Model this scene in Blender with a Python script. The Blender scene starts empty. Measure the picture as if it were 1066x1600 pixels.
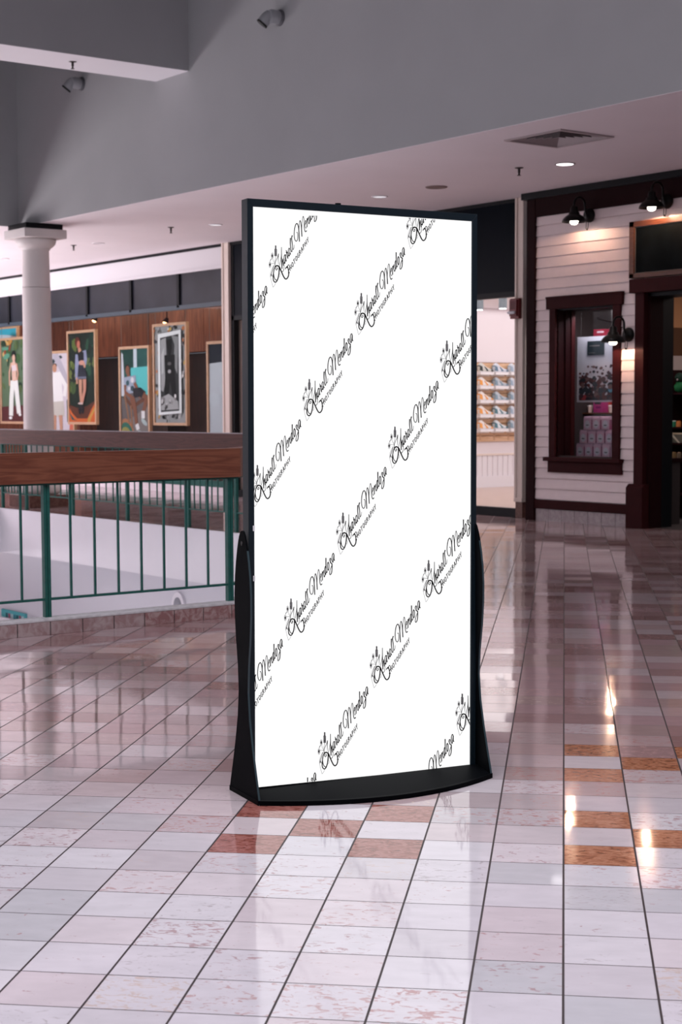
import bpy, math, random
import numpy as np
from mathutils import Vector, Matrix
random.seed(7)
SC = bpy.context.scene
COL = SC.collection

# ------------------------------------------------------------------ camera
T = .21                      # floor tile side (m)
H = 6.2361 * T               # eye height
F = 2524.19; PIT = .0747; ROL = -.004; YAW = .1374; CX = 533.; CY = 827.6
cam_d = bpy.data.cameras.new('camera'); cam = bpy.data.objects.new('camera', cam_d); COL.objects.link(cam)
SC.camera = cam
cam_d.sensor_fit = 'VERTICAL'; cam_d.sensor_height = 36.; cam_d.lens = F / 1600 * 36.
cam_d.shift_y = (CY - 800) / 1600
ang = math.pi / 4 + YAW
fwd = Vector((math.cos(ang) * math.cos(PIT), math.sin(ang) * math.cos(PIT), -math.sin(PIT)))
rgt = Vector((math.sin(ang), -math.cos(ang), 0))
up = rgt.cross(fwd)
r2 = rgt * math.cos(ROL) - up * math.sin(ROL) * -1
r2 = rgt * math.cos(ROL) + up * math.sin(ROL)
u2 = -rgt * math.sin(ROL) + up * math.cos(ROL)
M = Matrix((r2, u2, -fwd)).transposed().to_4x4(); M.translation = (0, 0, H)
cam.matrix_world = M
cam_d.clip_end = 200; cam_d.clip_start = .05
cam_d.dof.use_dof = True; cam_d.dof.focus_distance = 5.6; cam_d.dof.aperture_fstop = 8.

def _dir(u, v):
    a = (u - CX) / F; b = -(v - CY) / F
    cr, sr = math.cos(ROL), math.sin(ROL)
    xr = a * cr - b * sr; u_ = a * sr + b * cr
    cp, sp = math.cos(PIT), math.sin(PIT)
    yf = cp + u_ * sp; Z = -sp + u_ * cp
    ca, sa = math.cos(YAW), math.sin(YAW)
    X = xr * ca - yf * sa; Y = xr * sa + yf * ca
    s = math.sqrt(.5)
    return ((X + Y) * s, (-X + Y) * s, Z)
def at(u, v, x=None, y=None, z=None):       # a measured photo point, carried onto the real plane it lies in
    d = _dir(u, v)
    t = x / d[0] if x is not None else y / d[1] if y is not None else (z - H) / d[2]
    return (d[0] * t, d[1] * t, H + d[2] * t)

# ------------------------------------------------------------------ world, colour, lights
SC.view_settings.view_transform = 'Standard'; SC.view_settings.look = 'None'
SC.view_settings.exposure = 0.; SC.view_settings.gamma = 1.; SC.view_settings.use_curve_mapping = False
SC.render.film_transparent = False
SC.cycles.use_denoising = True
SC.cycles.max_bounces = 8; SC.cycles.diffuse_bounces = 4; SC.cycles.glossy_bounces = 4
SC.cycles.transparent_max_bounces = 12; SC.cycles.sample_clamp_indirect = 4.
w = bpy.data.worlds.new('world'); SC.world = w; w.use_nodes = True
w.node_tree.nodes['Background'].inputs[0].default_value = (.78, .80, .92, 1)
w.node_tree.nodes['Background'].inputs[1].default_value = .25

def area(name, loc, rot, sx, sy, power, col, spread=180.):
    d = bpy.data.lights.new(name, 'AREA'); d.shape = 'RECTANGLE'; d.size = sx; d.size_y = sy
    d.energy = power; d.color = col; d.spread = math.radians(spread)
    o = bpy.data.objects.new(name, d); COL.objects.link(o); o.location = loc; o.rotation_euler = rot
    return o
PI = math.pi
COOL = (.95, .93, 1.)
# skylight over the place where the camera stands
area('skylight_light', (1.5, 2.2, 7.35), (0, 0, 0), 7., 7., 600, COOL)
# tall daylight window wall on the left side of the atrium
area('window_light', (-4.8, 14., 2.6), (0, -PI / 2, 0), 5., 11., 110, (.92, .95, 1.))
# added uplight in an unseen floor gap, brightens the far soffit and column
area('added_far_uplight', (3.4, 28.6, -1.2), (PI, 0, 0), 11., 8., 3200, (1., .94, .98))
# lower mall level, brightly lit, shining up through the floor opening
area('lower_level_light', (4.6, 14.5, -4.6), (PI, 0, 0), 8., 9., 220, (1., .95, 1.))
# shop interiors
area('shoe_store_light', (17.8, 17.0, 2.93), (0, 0, 0), 8., 5.6, 215, (1., .93, .93))
area('poster_shop_light', (14.1, 25., 3.3), (0, 0, 0), .7, 9., 60, (1., .8, .65))
area('candy_shop_light', (15.8, 11.3, 2.95), (0, 0, 0), 2.4, 3.4, 40, (1., .85, .8))

area('display_window_light', (13.56, 12.9, 2.40), (0, -.3, 0), .08, .8, 22, (1., .92, .95))

# ------------------------------------------------------------------ materials
def mat(name, col, rough=.6, metal=0., spec=.5, noise=0., nscale=8., emit=None, estr=0., bump=0., bscale=200.):
    m = bpy.data.materials.new(name); m.use_nodes = True
    nt = m.node_tree; b = nt.nodes['Principled BSDF']
    b.inputs['Base Color'].default_value = (*col, 1); b.inputs['Roughness'].default_value = rough
    b.inputs['Metallic'].default_value = metal; b.inputs['Specular IOR Level'].default_value = spec
    if noise or bump:
        tc = nt.nodes.new('ShaderNodeTexCoord')
    if noise:
        n = nt.nodes.new('ShaderNodeTexNoise'); n.inputs['Scale'].default_value = nscale; n.inputs['Detail'].default_value = 5
        nt.links.new(tc.outputs['Object'], n.inputs['Vector'])
        r = nt.nodes.new('ShaderNodeValToRGB')
        r.color_ramp.elements[0].position = .3; r.color_ramp.elements[1].position = .7
        r.color_ramp.elements[0].color = (*[max(0, c * (1 - noise)) for c in col], 1)
        r.color_ramp.elements[1].color = (*[min(1, c * (1 + noise)) for c in col], 1)
        nt.links.new(n.outputs['Fac'], r.inputs['Fac']); nt.links.new(r.outputs[0], b.inputs['Base Color'])
    if bump:
        n2 = nt.nodes.new('ShaderNodeTexNoise'); n2.inputs['Scale'].default_value = bscale
        nt.links.new(tc.outputs['Object'], n2.inputs['Vector'])
        bp = nt.nodes.new('ShaderNodeBump'); bp.inputs['Strength'].default_value = bump; bp.inputs['Distance'].default_value = .002
        nt.links.new(n2.outputs['Fac'], bp.inputs['Height']); nt.links.new(bp.outputs[0], b.inputs['Normal'])
    if emit:
        b.inputs['Emission Color'].default_value = (*emit, 1); b.inputs['Emission Strength'].default_value = estr
    return m

def glass(name, tint=(.97, .98, .98), rough=.02, ior=1.45):
    m = bpy.data.materials.new(name); m.use_nodes = True; nt = m.node_tree
    nt.nodes.remove(nt.nodes['Principled BSDF'])
    t = nt.nodes.new('ShaderNodeBsdfTransparent'); t.inputs[0].default_value = (*tint, 1)
    g = nt.nodes.new('ShaderNodeBsdfGlossy'); g.inputs['Roughness'].default_value = rough
    lw = nt.nodes.new('ShaderNodeLayerWeight'); lw.inputs['Blend'].default_value = .5
    pw = nt.nodes.new('ShaderNodeMath'); pw.operation = 'POWER'; pw.inputs[1].default_value = 5.; nt.links.new(lw.outputs['Facing'], pw.inputs[0])
    fr = nt.nodes.new('ShaderNodeMath'); fr.operation = 'MULTIPLY_ADD'; fr.inputs[1].default_value = .45; fr.inputs[2].default_value = .010
    nt.links.new(pw.outputs[0], fr.inputs[0])
    mx = nt.nodes.new('ShaderNodeMixShader')
    nt.links.new(fr.outputs[0], mx.inputs[0]); nt.links.new(t.outputs[0], mx.inputs[1]); nt.links.new(g.outputs[0], mx.inputs[2])
    nt.links.new(mx.outputs[0], nt.nodes['Material Output'].inputs[0])
    return m

def wood(name, c1, c2, rough=.35, axis=0, scale=1., coat=0., knots=1.):
    m = bpy.data.materials.new(name); m.use_nodes = True; nt = m.node_tree; b = nt.nodes['Principled BSDF']
    tc = nt.nodes.new('ShaderNodeTexCoord'); mp = nt.nodes.new('ShaderNodeMapping')
    s = [14 * scale] * 3; s[axis] = .9 * scale
    mp.inputs['Scale'].default_value = s
    nt.links.new(tc.outputs['Object'], mp.inputs['Vector'])
    n = nt.nodes.new('ShaderNodeTexNoise'); n.inputs['Scale'].default_value = 1.; n.inputs['Detail'].default_value = 6; n.inputs['Distortion'].default_value = knots
    nt.links.new(mp.outputs[0], n.inputs['Vector'])
    mul = nt.nodes.new('ShaderNodeMath'); mul.operation = 'MULTIPLY'; mul.inputs[1].default_value = 7.
    nt.links.new(n.outputs['Fac'], mul.inputs[0])
    fr = nt.nodes.new('ShaderNodeMath'); fr.operation = 'PINGPONG'; fr.inputs[1].default_value = .5
    nt.links.new(mul.outputs[0], fr.inputs[0])
    r = nt.nodes.new('ShaderNodeValToRGB'); r.color_ramp.elements[0].color = (*c1, 1); r.color_ramp.elements[1].color = (*c2, 1)
    r.color_ramp.elements[1].position = .45
    nt.links.new(fr.outputs[0], r.inputs[0]); nt.links.new(r.outputs[0], b.inputs['Base Color'])
    b.inputs['Roughness'].default_value = rough
    b.inputs['Coat Weight'].default_value = coat; b.inputs['Coat Roughness'].default_value = .15
    return m

ACC = [(-5, 5, 0), (-5, 7, 0), (-4, 6, 0), (-3, 5, 0), (-3, 7, 0), (0, 5, 1), (0, 7, 1), (1, 6, 1), (2, 5, 1), (2, 7, 1),
       (0, 10, 1), (0, 12, 1), (1, 11, 1), (2, 10, 1), (2, 12, 1)]
def floor_material():
    m = bpy.data.materials.new('marble_floor_tiles'); m.use_nodes = True; nt = m.node_tree; b = nt.nodes['Principled BSDF']
    L = nt.links.new
    def mth(op, a, b_=None, c=None, clamp=False):
        n = nt.nodes.new('ShaderNodeMath'); n.operation = op; n.use_clamp = clamp
        for i, x in enumerate((a, b_, c)):
            if x is None: continue
            if isinstance(x, (int, float)): n.inputs[i].default_value = x
            else: L(x, n.inputs[i])
        return n.outputs[0]
    def mixc(f, a, c):
        n = nt.nodes.new('ShaderNodeMix'); n.data_type = 'RGBA'
        if isinstance(f, (int, float)): n.inputs[0].default_value = f
        else: L(f, n.inputs[0])
        for i, x in ((6, a), (7, c)):
            if isinstance(x, tuple): n.inputs[i].default_value = (*x, 1)
            else: L(x, n.inputs[i])
        return n.outputs[2]
    def ramp(f, pts, interp='LINEAR'):
        r = nt.nodes.new('ShaderNodeValToRGB'); r.color_ramp.interpolation = interp
        e = r.color_ramp.elements
        while len(e) < len(pts): e.new(.5)
        for k, (p, c) in enumerate(pts): e[k].position = p; e[k].color = (*c, 1) if isinstance(c, tuple) else (c, c, c, 1)
        L(f, r.inputs[0]); return r.outputs[0]
    g = nt.nodes.new('ShaderNodeNewGeometry'); s = nt.nodes.new('ShaderNodeSeparateXYZ'); L(g.outputs['Position'], s.inputs[0])
    k = 1 / (math.sqrt(2) * T)
    c = mth('ADD', mth('MULTIPLY', mth('SUBTRACT', s.outputs[0], s.outputs[1]), k), -.0264)
    r = mth('ADD', mth('MULTIPLY', mth('ADD', s.outputs[0], s.outputs[1]), k), -16.9436)
    fc, fr = mth('FLOOR', c), mth('FLOOR', r); qc, qr = mth('FRACT', c), mth('FRACT', r)
    dc = mth('MINIMUM', qc, mth('SUBTRACT', 1., qc)); dr = mth('MINIMUM', qr, mth('SUBTRACT', 1., qr))
    gc = mth('LESS_THAN', dc, .0135); gr = mth('LESS_THAN', dr, .0095)
    grout = mth('MAXIMUM', gc, gr)
    cv = nt.nodes.new('ShaderNodeCombineXYZ'); L(fc, cv.inputs[0]); L(fr, cv.inputs[1])
    wn = nt.nodes.new('ShaderNodeTexWhiteNoise'); wn.noise_dimensions = '3D'; L(cv.outputs[0], wn.inputs['Vector'])
    sp = nt.nodes.new('ShaderNodeSeparateColor'); L(wn.outputs['Color'], sp.inputs[0])
    r1, r2_, r3 = sp.outputs[0], sp.outputs[1], sp.outputs[2]
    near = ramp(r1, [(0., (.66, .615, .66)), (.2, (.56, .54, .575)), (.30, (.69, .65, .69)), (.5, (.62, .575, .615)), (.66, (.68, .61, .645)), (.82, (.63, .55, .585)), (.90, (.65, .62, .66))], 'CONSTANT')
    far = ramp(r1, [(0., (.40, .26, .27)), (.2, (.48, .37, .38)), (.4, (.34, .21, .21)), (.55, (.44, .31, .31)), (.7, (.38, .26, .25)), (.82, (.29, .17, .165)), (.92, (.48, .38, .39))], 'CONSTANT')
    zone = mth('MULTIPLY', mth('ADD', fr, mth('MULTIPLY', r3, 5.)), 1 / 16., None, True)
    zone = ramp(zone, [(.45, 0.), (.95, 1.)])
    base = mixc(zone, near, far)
    # veins: stretched flecks, different in every tile
    off = nt.nodes.new('ShaderNodeVectorMath'); off.operation = 'SCALE'; L(wn.outputs['Color'], off.inputs[0]); off.inputs['Scale'].default_value = 37.
    add = nt.nodes.new('ShaderNodeVectorMath'); add.operation = 'ADD'
    cc = nt.nodes.new('ShaderNodeCombineXYZ'); L(mth('MULTIPLY', c, 1.), cc.inputs[0]); L(mth('MULTIPLY', r, 1.9), cc.inputs[1])
    L(cc.outputs[0], add.inputs[0]); L(off.outputs[0], add.inputs[1])
    n1 = nt.nodes.new('ShaderNodeTexNoise'); n1.inputs['Scale'].default_value = 5.5; n1.inputs['Detail'].default_value = 5.; n1.inputs['Roughness'].default_value = .62; n1.inputs['Distortion'].default_value = 1.1
    L(add.outputs[0], n1.inputs['Vector'])
    thr = mth('MULTIPLY_ADD', r2_, -.15, .685)
    vein = mth('MULTIPLY', mth('SUBTRACT', n1.outputs['Fac'], thr), 22., None, True)
    vcol = ramp(r3, [(0., (.42, .25, .26)), (.3, (.46, .41, .43)), (.5, (.50, .30, .29)), (.75, (.44, .20, .19)), (.93, (.60, .46, .40))], 'CONSTANT')
    base = mixc(mth('MULTIPLY', vein, .75), base, vcol)
    n2 = nt.nodes.new('ShaderNodeTexNoise'); n2.inputs['Scale'].default_value = 2.2; n2.inputs['Detail'].default_value = 4.
    L(add.outputs[0], n2.inputs['Vector'])
    cloud = mth('MULTIPLY_ADD', n2.outputs['Fac'], .22, .89)
    vm = nt.nodes.new('ShaderNodeVectorMath'); vm.operation = 'SCALE'; L(base, vm.inputs[0]); L(cloud, vm.inputs['Scale'])
    base = vm.outputs[0]
    masks = [None, None]
    for a, bb, kind in ACC:
        mk = mth('MULTIPLY', mth('COMPARE', fc, float(a), .5), mth('COMPARE', fr, float(bb), .5))
        masks[kind] = mk if masks[kind] is None else mth('ADD', masks[kind], mk)
    n3 = nt.nodes.new('ShaderNodeTexNoise'); n3.inputs['Scale'].default_value = 5.; n3.inputs['Detail'].default_value = 7.; n3.inputs['Distortion'].default_value = 1.6
    L(add.outputs[0], n3.inputs['Vector'])
    red = ramp(n3.outputs['Fac'], [(.3, (.15, .045, .035)), (.47, (.30, .10, .08)), (.6, (.40, .17, .15)), (.8, (.20, .06, .05))])
    orange = ramp(n3.outputs['Fac'], [(.3, (.17, .055, .025)), (.46, (.36, .14, .075)), (.62, (.50, .23, .14)), (.8, (.24, .08, .04))])
    base = mixc(masks[0], base, red); base = mixc(masks[1], base, orange)
    base = mixc(grout, base, (.045, .032, .034))
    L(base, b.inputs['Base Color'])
    L(mth('MULTIPLY_ADD', grout, .5, mth('MULTIPLY_ADD', r2_, .05, .045)), b.inputs['Roughness'])
    b.inputs['IOR'].default_value = 1.42
    # every tile lies a hair out of level
    sub = nt.nodes.new('ShaderNodeVectorMath'); sub.operation = 'SUBTRACT'; L(wn.outputs['Color'], sub.inputs[0]); sub.inputs[1].default_value = (.5, .5, .5)
    sc2 = nt.nodes.new('ShaderNodeVectorMath'); sc2.operation = 'SCALE'; L(sub.outputs[0], sc2.inputs[0]); sc2.inputs['Scale'].default_value = .010
    ad2 = nt.nodes.new('ShaderNodeVectorMath'); ad2.operation = 'ADD'; L(g.outputs['Normal'], ad2.inputs[0]); L(sc2.outputs[0], ad2.inputs[1])
    nm = nt.nodes.new('ShaderNodeVectorMath'); nm.operation = 'NORMALIZE'; L(ad2.outputs[0], nm.inputs[0]); L(nm.outputs[0], b.inputs['Normal'])
    return m

def marble(name, c1, c2, scale=14.):
    m = bpy.data.materials.new(name); m.use_nodes = True; nt = m.node_tree; b = nt.nodes['Principled BSDF']
    tc = nt.nodes.new('ShaderNodeTexCoord'); n = nt.nodes.new('ShaderNodeTexNoise')
    n.inputs['Scale'].default_value = scale; n.inputs['Detail'].default_value = 6; n.inputs['Distortion'].default_value = 1.3
    nt.links.new(tc.outputs['Object'], n.inputs['Vector'])
    r = nt.nodes.new('ShaderNodeValToRGB'); r.color_ramp.elements[0].position = .42; r.color_ramp.elements[1].position = .62
    r.color_ramp.elements[0].color = (*c1, 1); r.color_ramp.elements[1].color = (*c2, 1)
    nt.links.new(n.outputs['Fac'], r.inputs[0]); nt.links.new(r.outputs[0], b.inputs['Base Color']); b.inputs['Roughness'].default_value = .3
    return m

FLOOR = floor_material()
WALLP = mat('grey_wall_paint', (.375, .375, .39), .8, noise=.03, nscale=1.5, bump=.15)
SOFF = mat('soffit_paint', (.85, .785, .82), .85, noise=.02, nscale=1.2)
WHITE = mat('white_paint', (.80, .77, .81), .6)
FASC = mat('slab_paint', (.78, .76, .81), .7, noise=.02, nscale=2.)
LOWW = mat('lower_wall_paint', (.66, .65, .70), .7)
COLM = mat('column_paint', (.68, .63, .62), .55, noise=.03, nscale=3.)
CREAM = mat('cream_trim_paint', (.78, .67, .60), .5)
RAILW = wood('handrail_wood', (.15, .042, .022), (.25, .085, .045), .38, axis=0, scale=1., coat=.15, knots=.5)
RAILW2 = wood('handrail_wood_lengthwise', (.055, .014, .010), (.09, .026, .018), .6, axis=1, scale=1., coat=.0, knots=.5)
GREEN = mat('green_metal_paint', (.012, .105, .088), .4, noise=.15, nscale=30)
BLACK = mat('black_powder_coat', (.003, .0035, .0045), .55, spec=.02)
BEZEL = mat('dark_blue_black_aluminium', (.006, .013, .019), .4, spec=.25)
EDGELIT = mat('blue_edge_highlight', (.03, .055, .065), .28)
CURB = marble('pink_marble_curb', (.33, .21, .21), (.44, .34, .34))
CURB2 = marble('rose_veined_marble_curb', (.30, .15, .15), (.45, .32, .31), 22.)
GROUT = mat('dark_grout', (.05, .045, .045), .9)
CAPM = mat('curb_edge_paint', (.62, .60, .62), .6, noise=.15, nscale=25)
MAROON = mat('maroon_trim_paint', (.034, .005, .006), .6, spec=.1, noise=.08, nscale=10)
DKMAR = mat('dark_maroon_paint', (.016, .003, .004), .6, spec=.08)
NEAR_BLACK = mat('black_frame_metal', (.004, .005, .007), .45, spec=.2)
NAVY = mat('navy_gloss_panel', (.002, .0045, .009), .3, spec=.06)
SMOKE = mat('smoky_grey_glass_panel', (.018, .020, .028), .3, spec=.2, noise=.4, nscale=1.2)
SIDING = mat('pale_pink_siding_paint', (.82, .70, .70), .6, noise=.02, nscale=12)
BASET = marble('grey_pink_wall_tile', (.34, .28, .29), (.42, .36, .37), 18.)
BROWNT = marble('brown_marble', (.11, .045, .035), (.17, .08, .06), 18.)
PANEL = wood('brown_wall_panelling', (.13, .030, .011), (.26, .075, .032), .4, axis=2, scale=.5)
DPANEL = wood('dark_brown_panelling', (.018, .007, .005), (.042, .015, .010), .4, axis=2, scale=.5)
FRAMEW = wood('light_wood_picture_frame', (.52, .30, .17), (.66, .42, .27), .5, axis=2, scale=2.)
SLATW = wood('slatwall_oak', (.60, .36, .20), (.78, .52, .34), .45, axis=0, scale=.8)
SLATG = mat('slatwall_groove', (.22, .10, .05), .8)
FLOORW = wood('pale_wood_floor', (.42, .30, .25), (.56, .42, .36), .3, axis=1, scale=.5)
GLASS = glass('shop_glass')
GLASSD = glass('window_glass', (.85, .85, .87), .03)
SCREEN = mat('backlit_white_display', (.03, .03, .03), .4, emit=(1, 1, 1), estr=1.0)
INK = mat('black_print', (.004, .004, .004), .6)
GREYINK = mat('grey_print', (.16, .16, .16), .6)
STICK = mat('white_sticker', (.8, .8, .82), .5)
BULB = mat('glowing_bulb', (1, .9, .8), .3, emit=(1., .86, .74), estr=8.)
BULBO = mat('glowing_orange_bulb', (1, .8, .6), .3, emit=(1., .62, .30), estr=5.)
DLITE = mat('glowing_downlight', (1, 1, 1), .4, emit=(1., .94, .97), estr=5.)
DDIM = mat('dim_downlight', (.9, .9, .9), .4, emit=(.9, .93, 1.), estr=.7)
GOOSE = mat('black_lamp_enamel', (.004, .004, .004), .35, spec=.2)
SPOTP = mat('translucent_grey_spot_plastic', (.33, .335, .36), .35)
VENTM = mat('vent_grey_metal', (.42, .36, .37), .5)
VENTD = mat('vent_inside_shade', (.015, .013, .014), .8)  # near-black colour puts the vent's inner shade on duct and blade backs
TAUPE = mat('taupe_speaker_grille', (.22, .16, .15), .7)
REDP = mat('fire_alarm_red', (.16, .008, .010), .35)
STROBE = mat('clear_strobe_lens', (.75, .78, .85), .15)
BOARDW = wood('orange_brown_board_frame', (.07, .020, .008), (.13, .042, .017), .35, axis=1, scale=2.)
CHALK = mat('black_chalkboard', (.003, .005, .006), .7, spec=.06, noise=.4, nscale=5)
PINKB = mat('pale_pink_box_card', (.78, .54, .68), .5)
PINKS = mat('deep_pink_box_side', (.38, .10, .20), .5)
BLUEL = mat('pale_blue_label', (.74, .77, .86), .5)
MAGENTA = mat('magenta_box_card', (.42, .01, .16), .4)
TAN = mat('tan_wall_paint', (.42, .20, .09), .8)
DARKIN = mat('dark_interior_paint', (.03, .02, .02), .8)
CEILIN = mat('grey_interior_ceiling', (.42, .38, .40), .8)
C = {}
def colm(r, g, b, rough=.75):
    k = (round(r, 3), round(g, 3), round(b, 3))
    if k not in C: C[k] = mat('print_colour_%d_%d_%d' % tuple(int(q * 255) for q in k), k, rough, spec=.2)
    return C[k]

# ------------------------------------------------------------------ mesh helpers
class MB:
    def __init__(s): s.v = []; s.f = []; s.m = []; s.mats = []; s.sm = []
    def mi(s, m):
        if m not in s.mats: s.mats.append(m)
        return s.mats.index(m)
    def add(s, vs, fs, m, smooth=False):
        o = len(s.v); s.v += [tuple(q) for q in vs]; k = s.mi(m)
        for f in fs: s.f.append(tuple(i + o for i in f)); s.m.append(k); s.sm.append(smooth)
    def box(s, x0, x1, y0, y1, z0, z1, m):
        if x0 > x1: x0, x1 = x1, x0
        if y0 > y1: y0, y1 = y1, y0
        if z0 > z1: z0, z1 = z1, z0
        vs = [(x, y, z) for z in (z0, z1) for y in (y0, y1) for x in (x0, x1)]
        s.add(vs, [(0, 2, 3, 1), (4, 5, 7, 6), (0, 1, 5, 4), (2, 6, 7, 3), (0, 4, 6, 2), (1, 3, 7, 5)], m); return s
    def prism(s, poly, fn, a, b, m, smooth=False):
        """poly 2D points, fn(p, t) -> 3D, swept from t=a to t=b"""
        n = len(poly); vs = [fn(p, a) for p in poly] + [fn(p, b) for p in poly]
        s.add(vs, [tuple(range(n))[::-1], tuple(range(n, 2 * n))], m)
        o = []
        for i in range(n): o.append((i, (i + 1) % n, n + (i + 1) % n, n + i))
        s.add(vs, o, m, smooth); return s
    def ring(s, c, ax, r, n):
        ax = Vector(ax).normalized(); t = Vector((0, 0, 1)) if abs(ax.z) < .9 else Vector((1, 0, 0))
        a = ax.cross(t).normalized(); b = ax.cross(a)
        return [Vector(c) + a * (r * math.cos(2 * PI * i / n)) + b * (r * math.sin(2 * PI * i / n)) for i in range(n)]
    def lathe(s, prof, c, ax, m, n=24, caps=True, smooth=True):
        """prof [(r, h)] along axis from c"""
        A = Vector(ax).normalized(); vs = []
        for r, h in prof: vs += s.ring(Vector(c) + A * h, ax, max(r, 1e-5), n)
        fs = []
        for k in range(len(prof) - 1):
            for i in range(n):
                j = (i + 1) % n; fs.append((k * n + i, k * n + j, (k + 1) * n + j, (k + 1) * n + i))
        s.add(vs, fs, m, smooth)
        if caps:
            s.add(vs[:n], [tuple(range(n))[::-1]], m); s.add(vs[-n:], [tuple(range(n))], m)
        return s
    def cyl(s, p0, p1, r, m, n=16, r1=None):
        d = Vector(p1) - Vector(p0)
        return s.lathe([(r, 0), (r if r1 is None else r1, d.length)], p0, d, m, n)
    def tube(s, pts, r, m, n=10):
        pts = [Vector(p) for p in pts]; vs = []; prev = None
        for i, p in enumerate(pts):
            d = (pts[min(i + 1, len(pts) - 1)] - pts[max(i - 1, 0)]).normalized()
            if prev is None:
                t = Vector((0, 0, 1)) if abs(d.z) < .9 else Vector((1, 0, 0)); a = d.cross(t).normalized()
            else: a = (prev - d * prev.dot(d)).normalized()
            prev = a; b = d.cross(a)
            vs += [p + a * (r * math.cos(2 * PI * k / n)) + b * (r * math.sin(2 * PI * k / n)) for k in range(n)]
        fs = [(k * n + i, k * n + (i + 1) % n, (k + 1) * n + (i + 1) % n, (k + 1) * n + i) for k in range(len(pts) - 1) for i in range(n)]
        s.add(vs, fs, m, True); s.add(vs[:n], [tuple(range(n))[::-1]], m); s.add(vs[-n:], [tuple(range(n))], m)
        return s
    def build(s, name, parent=None, bevel=0., loc=None):
        me = bpy.data.meshes.new(name); me.from_pydata(s.v, [], s.f)
        for m in s.mats: me.materials.append(m)
        me.polygons.foreach_set('material_index', s.m); me.polygons.foreach_set('use_smooth', s.sm)
        me.update()
        o = bpy.data.objects.new(name, me); COL.objects.link(o)
        if parent:
            o.parent = parent
        if loc: o.location = loc
        if bevel:
            b = o.modifiers.new('bevel', 'BEVEL'); b.width = bevel; b.segments = 2; b.limit_method = 'ANGLE'
        return o
def tag(o, label, cat, group=None, kind=None):
    o['label'] = label; o['category'] = cat
    if group: o['group'] = group
    if kind: o['kind'] = kind
    return o
def thing(name, label, cat, loc=(0, 0, 0), rz=0., group=None):
    o = bpy.data.objects.new(name, None); COL.objects.link(o); o.location = loc; o.rotation_euler = (0, 0, rz)
    o.empty_display_size = .1
    return tag(o, label, cat, group)
def struct(mb, name, label=None, cat=None, bevel=0.):
    o = mb.build(name, bevel=bevel); o['kind'] = 'structure'
    if label: o['label'] = label
    if cat: o['category'] = cat
    return o
def copy_tree(o, parent=None):
    c = o.copy(); COL.objects.link(c)
    if parent: c.parent = parent
    for ch in list(o.children): copy_tree(ch, c)
    return c
def rel(mb, x, y, z):            # shift a builder's vertices so that they are relative to a thing's base
    mb.v = [(a - x, b - y, c - z) for a, b, c in mb.v]; return mb

# ------------------------------------------------------------------ key planes
XR = 9.455; XB = 9.94; XS = 13.376; XC = 13.22; ZS = 3.79; YN = 8.50; YE = 20.1
CXC = 5.66                       # where the near curb turns away
ZL = 5.154                       # underside of the atrium beam

# floor with the opening to the lower level
mb = MB()
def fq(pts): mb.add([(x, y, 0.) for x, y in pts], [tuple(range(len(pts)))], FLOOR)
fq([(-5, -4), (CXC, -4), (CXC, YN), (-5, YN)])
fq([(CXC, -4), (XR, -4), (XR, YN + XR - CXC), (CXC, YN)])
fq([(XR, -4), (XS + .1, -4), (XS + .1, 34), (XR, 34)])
fq([(-5, YE), (XR, YE), (XR, 24), (-5, 24)]); fq([(-5, 33), (XR, 33), (XR, 34), (-5, 34)])  # unseen gap left in the floor for the added uplight
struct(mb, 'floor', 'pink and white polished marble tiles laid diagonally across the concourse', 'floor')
# slab edges around the opening
mb = MB()
mb.box(XR, XR + .45, YN + XR - CXC, YE + .4, -.60, -.004, FASC)
mb.box(-5, XR, YE, YE + .4, -.60, -.004, FASC)
struct(mb, 'trim_1', 'white painted slab edge below the rear railing of the floor opening', 'slab edge')
mb = MB()
mb.box(-5, CXC, YN - .35, YN - .01, -.5, -.004, FASC)
a0 = Vector((CXC, YN)); a1 = Vector((XR, YN + XR - CXC))
dq = (a1 - a0).normalized(); nq = Vector((dq.y, -dq.x))
mb.prism([(0, 0), ((a1 - a0).length, 0), ((a1 - a0).length, .3), (0, .3)], lambda p, t: (a0.x + dq.x * p[0] + nq.x * (p[1] + .01), a0.y + dq.y * p[0] + nq.y * (p[1] + .01), t), -.5, -.004, FASC)
struct(mb, 'trim_2', 'slab edge below the near railing of the floor opening', 'slab edge')
# lower level
mb = MB(); mb.box(XR + .45, XR + .6, 6, 26, -5, -.60, LOWW)
mb.box(XR + .37, XR + .45, 6, 26, -1.72, -1.60, WHITE)
struct(mb, 'wall_lower', 'pale grey wall of the lower level under the far walkway', 'wall')
mb = MB(); mb.box(-5, XR + .45, 4, 26, -5.1, -5, WHITE); struct(mb, 'floor_lower', 'pale floor of the lower level', 'floor')

# curb of pink marble with a pale top edge
t = thing('marble_curb', 'low pink marble curb at the foot of the near green railing', 'curb', (4.8, YN, 0))
seams = [CXC - .1]
while seams[-1] > 1.0: seams.append(seams[-1] - .2105)
for i in range(len(seams) - 1):
    mb = MB(); mb.box(seams[i + 1] + .003, seams[i] - .003, YN - .012, YN + .01, 0, .078, CURB2 if i < 3 else CURB)
    rel(mb, 4.8, YN, 0).build('curb_tile', t, bevel=.002)
mb = MB(); mb.box(CXC - .097, CXC - .0, YN - .012, YN + .01, 0, .078, CURB2); rel(mb, 4.8, YN, 0).build('curb_tile', t, bevel=.002)
mb = MB(); mb.box(seams[-1], CXC, YN - .008, YN + .11, .0, .077, GROUT); mb.box(seams[-1], CXC, YN - .013, YN + .11, .079, .094, CAPM)
L2 = (a1 - a0).length
mb.prism([(0, -.11), (L2, -.11), (L2, .006), (0, .006)], lambda p, q: (a0.x + dq.x * p[0] + nq.x * p[1], a0.y + dq.y * p[0] + nq.y * p[1], q), 0, .094, CAPM)
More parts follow.
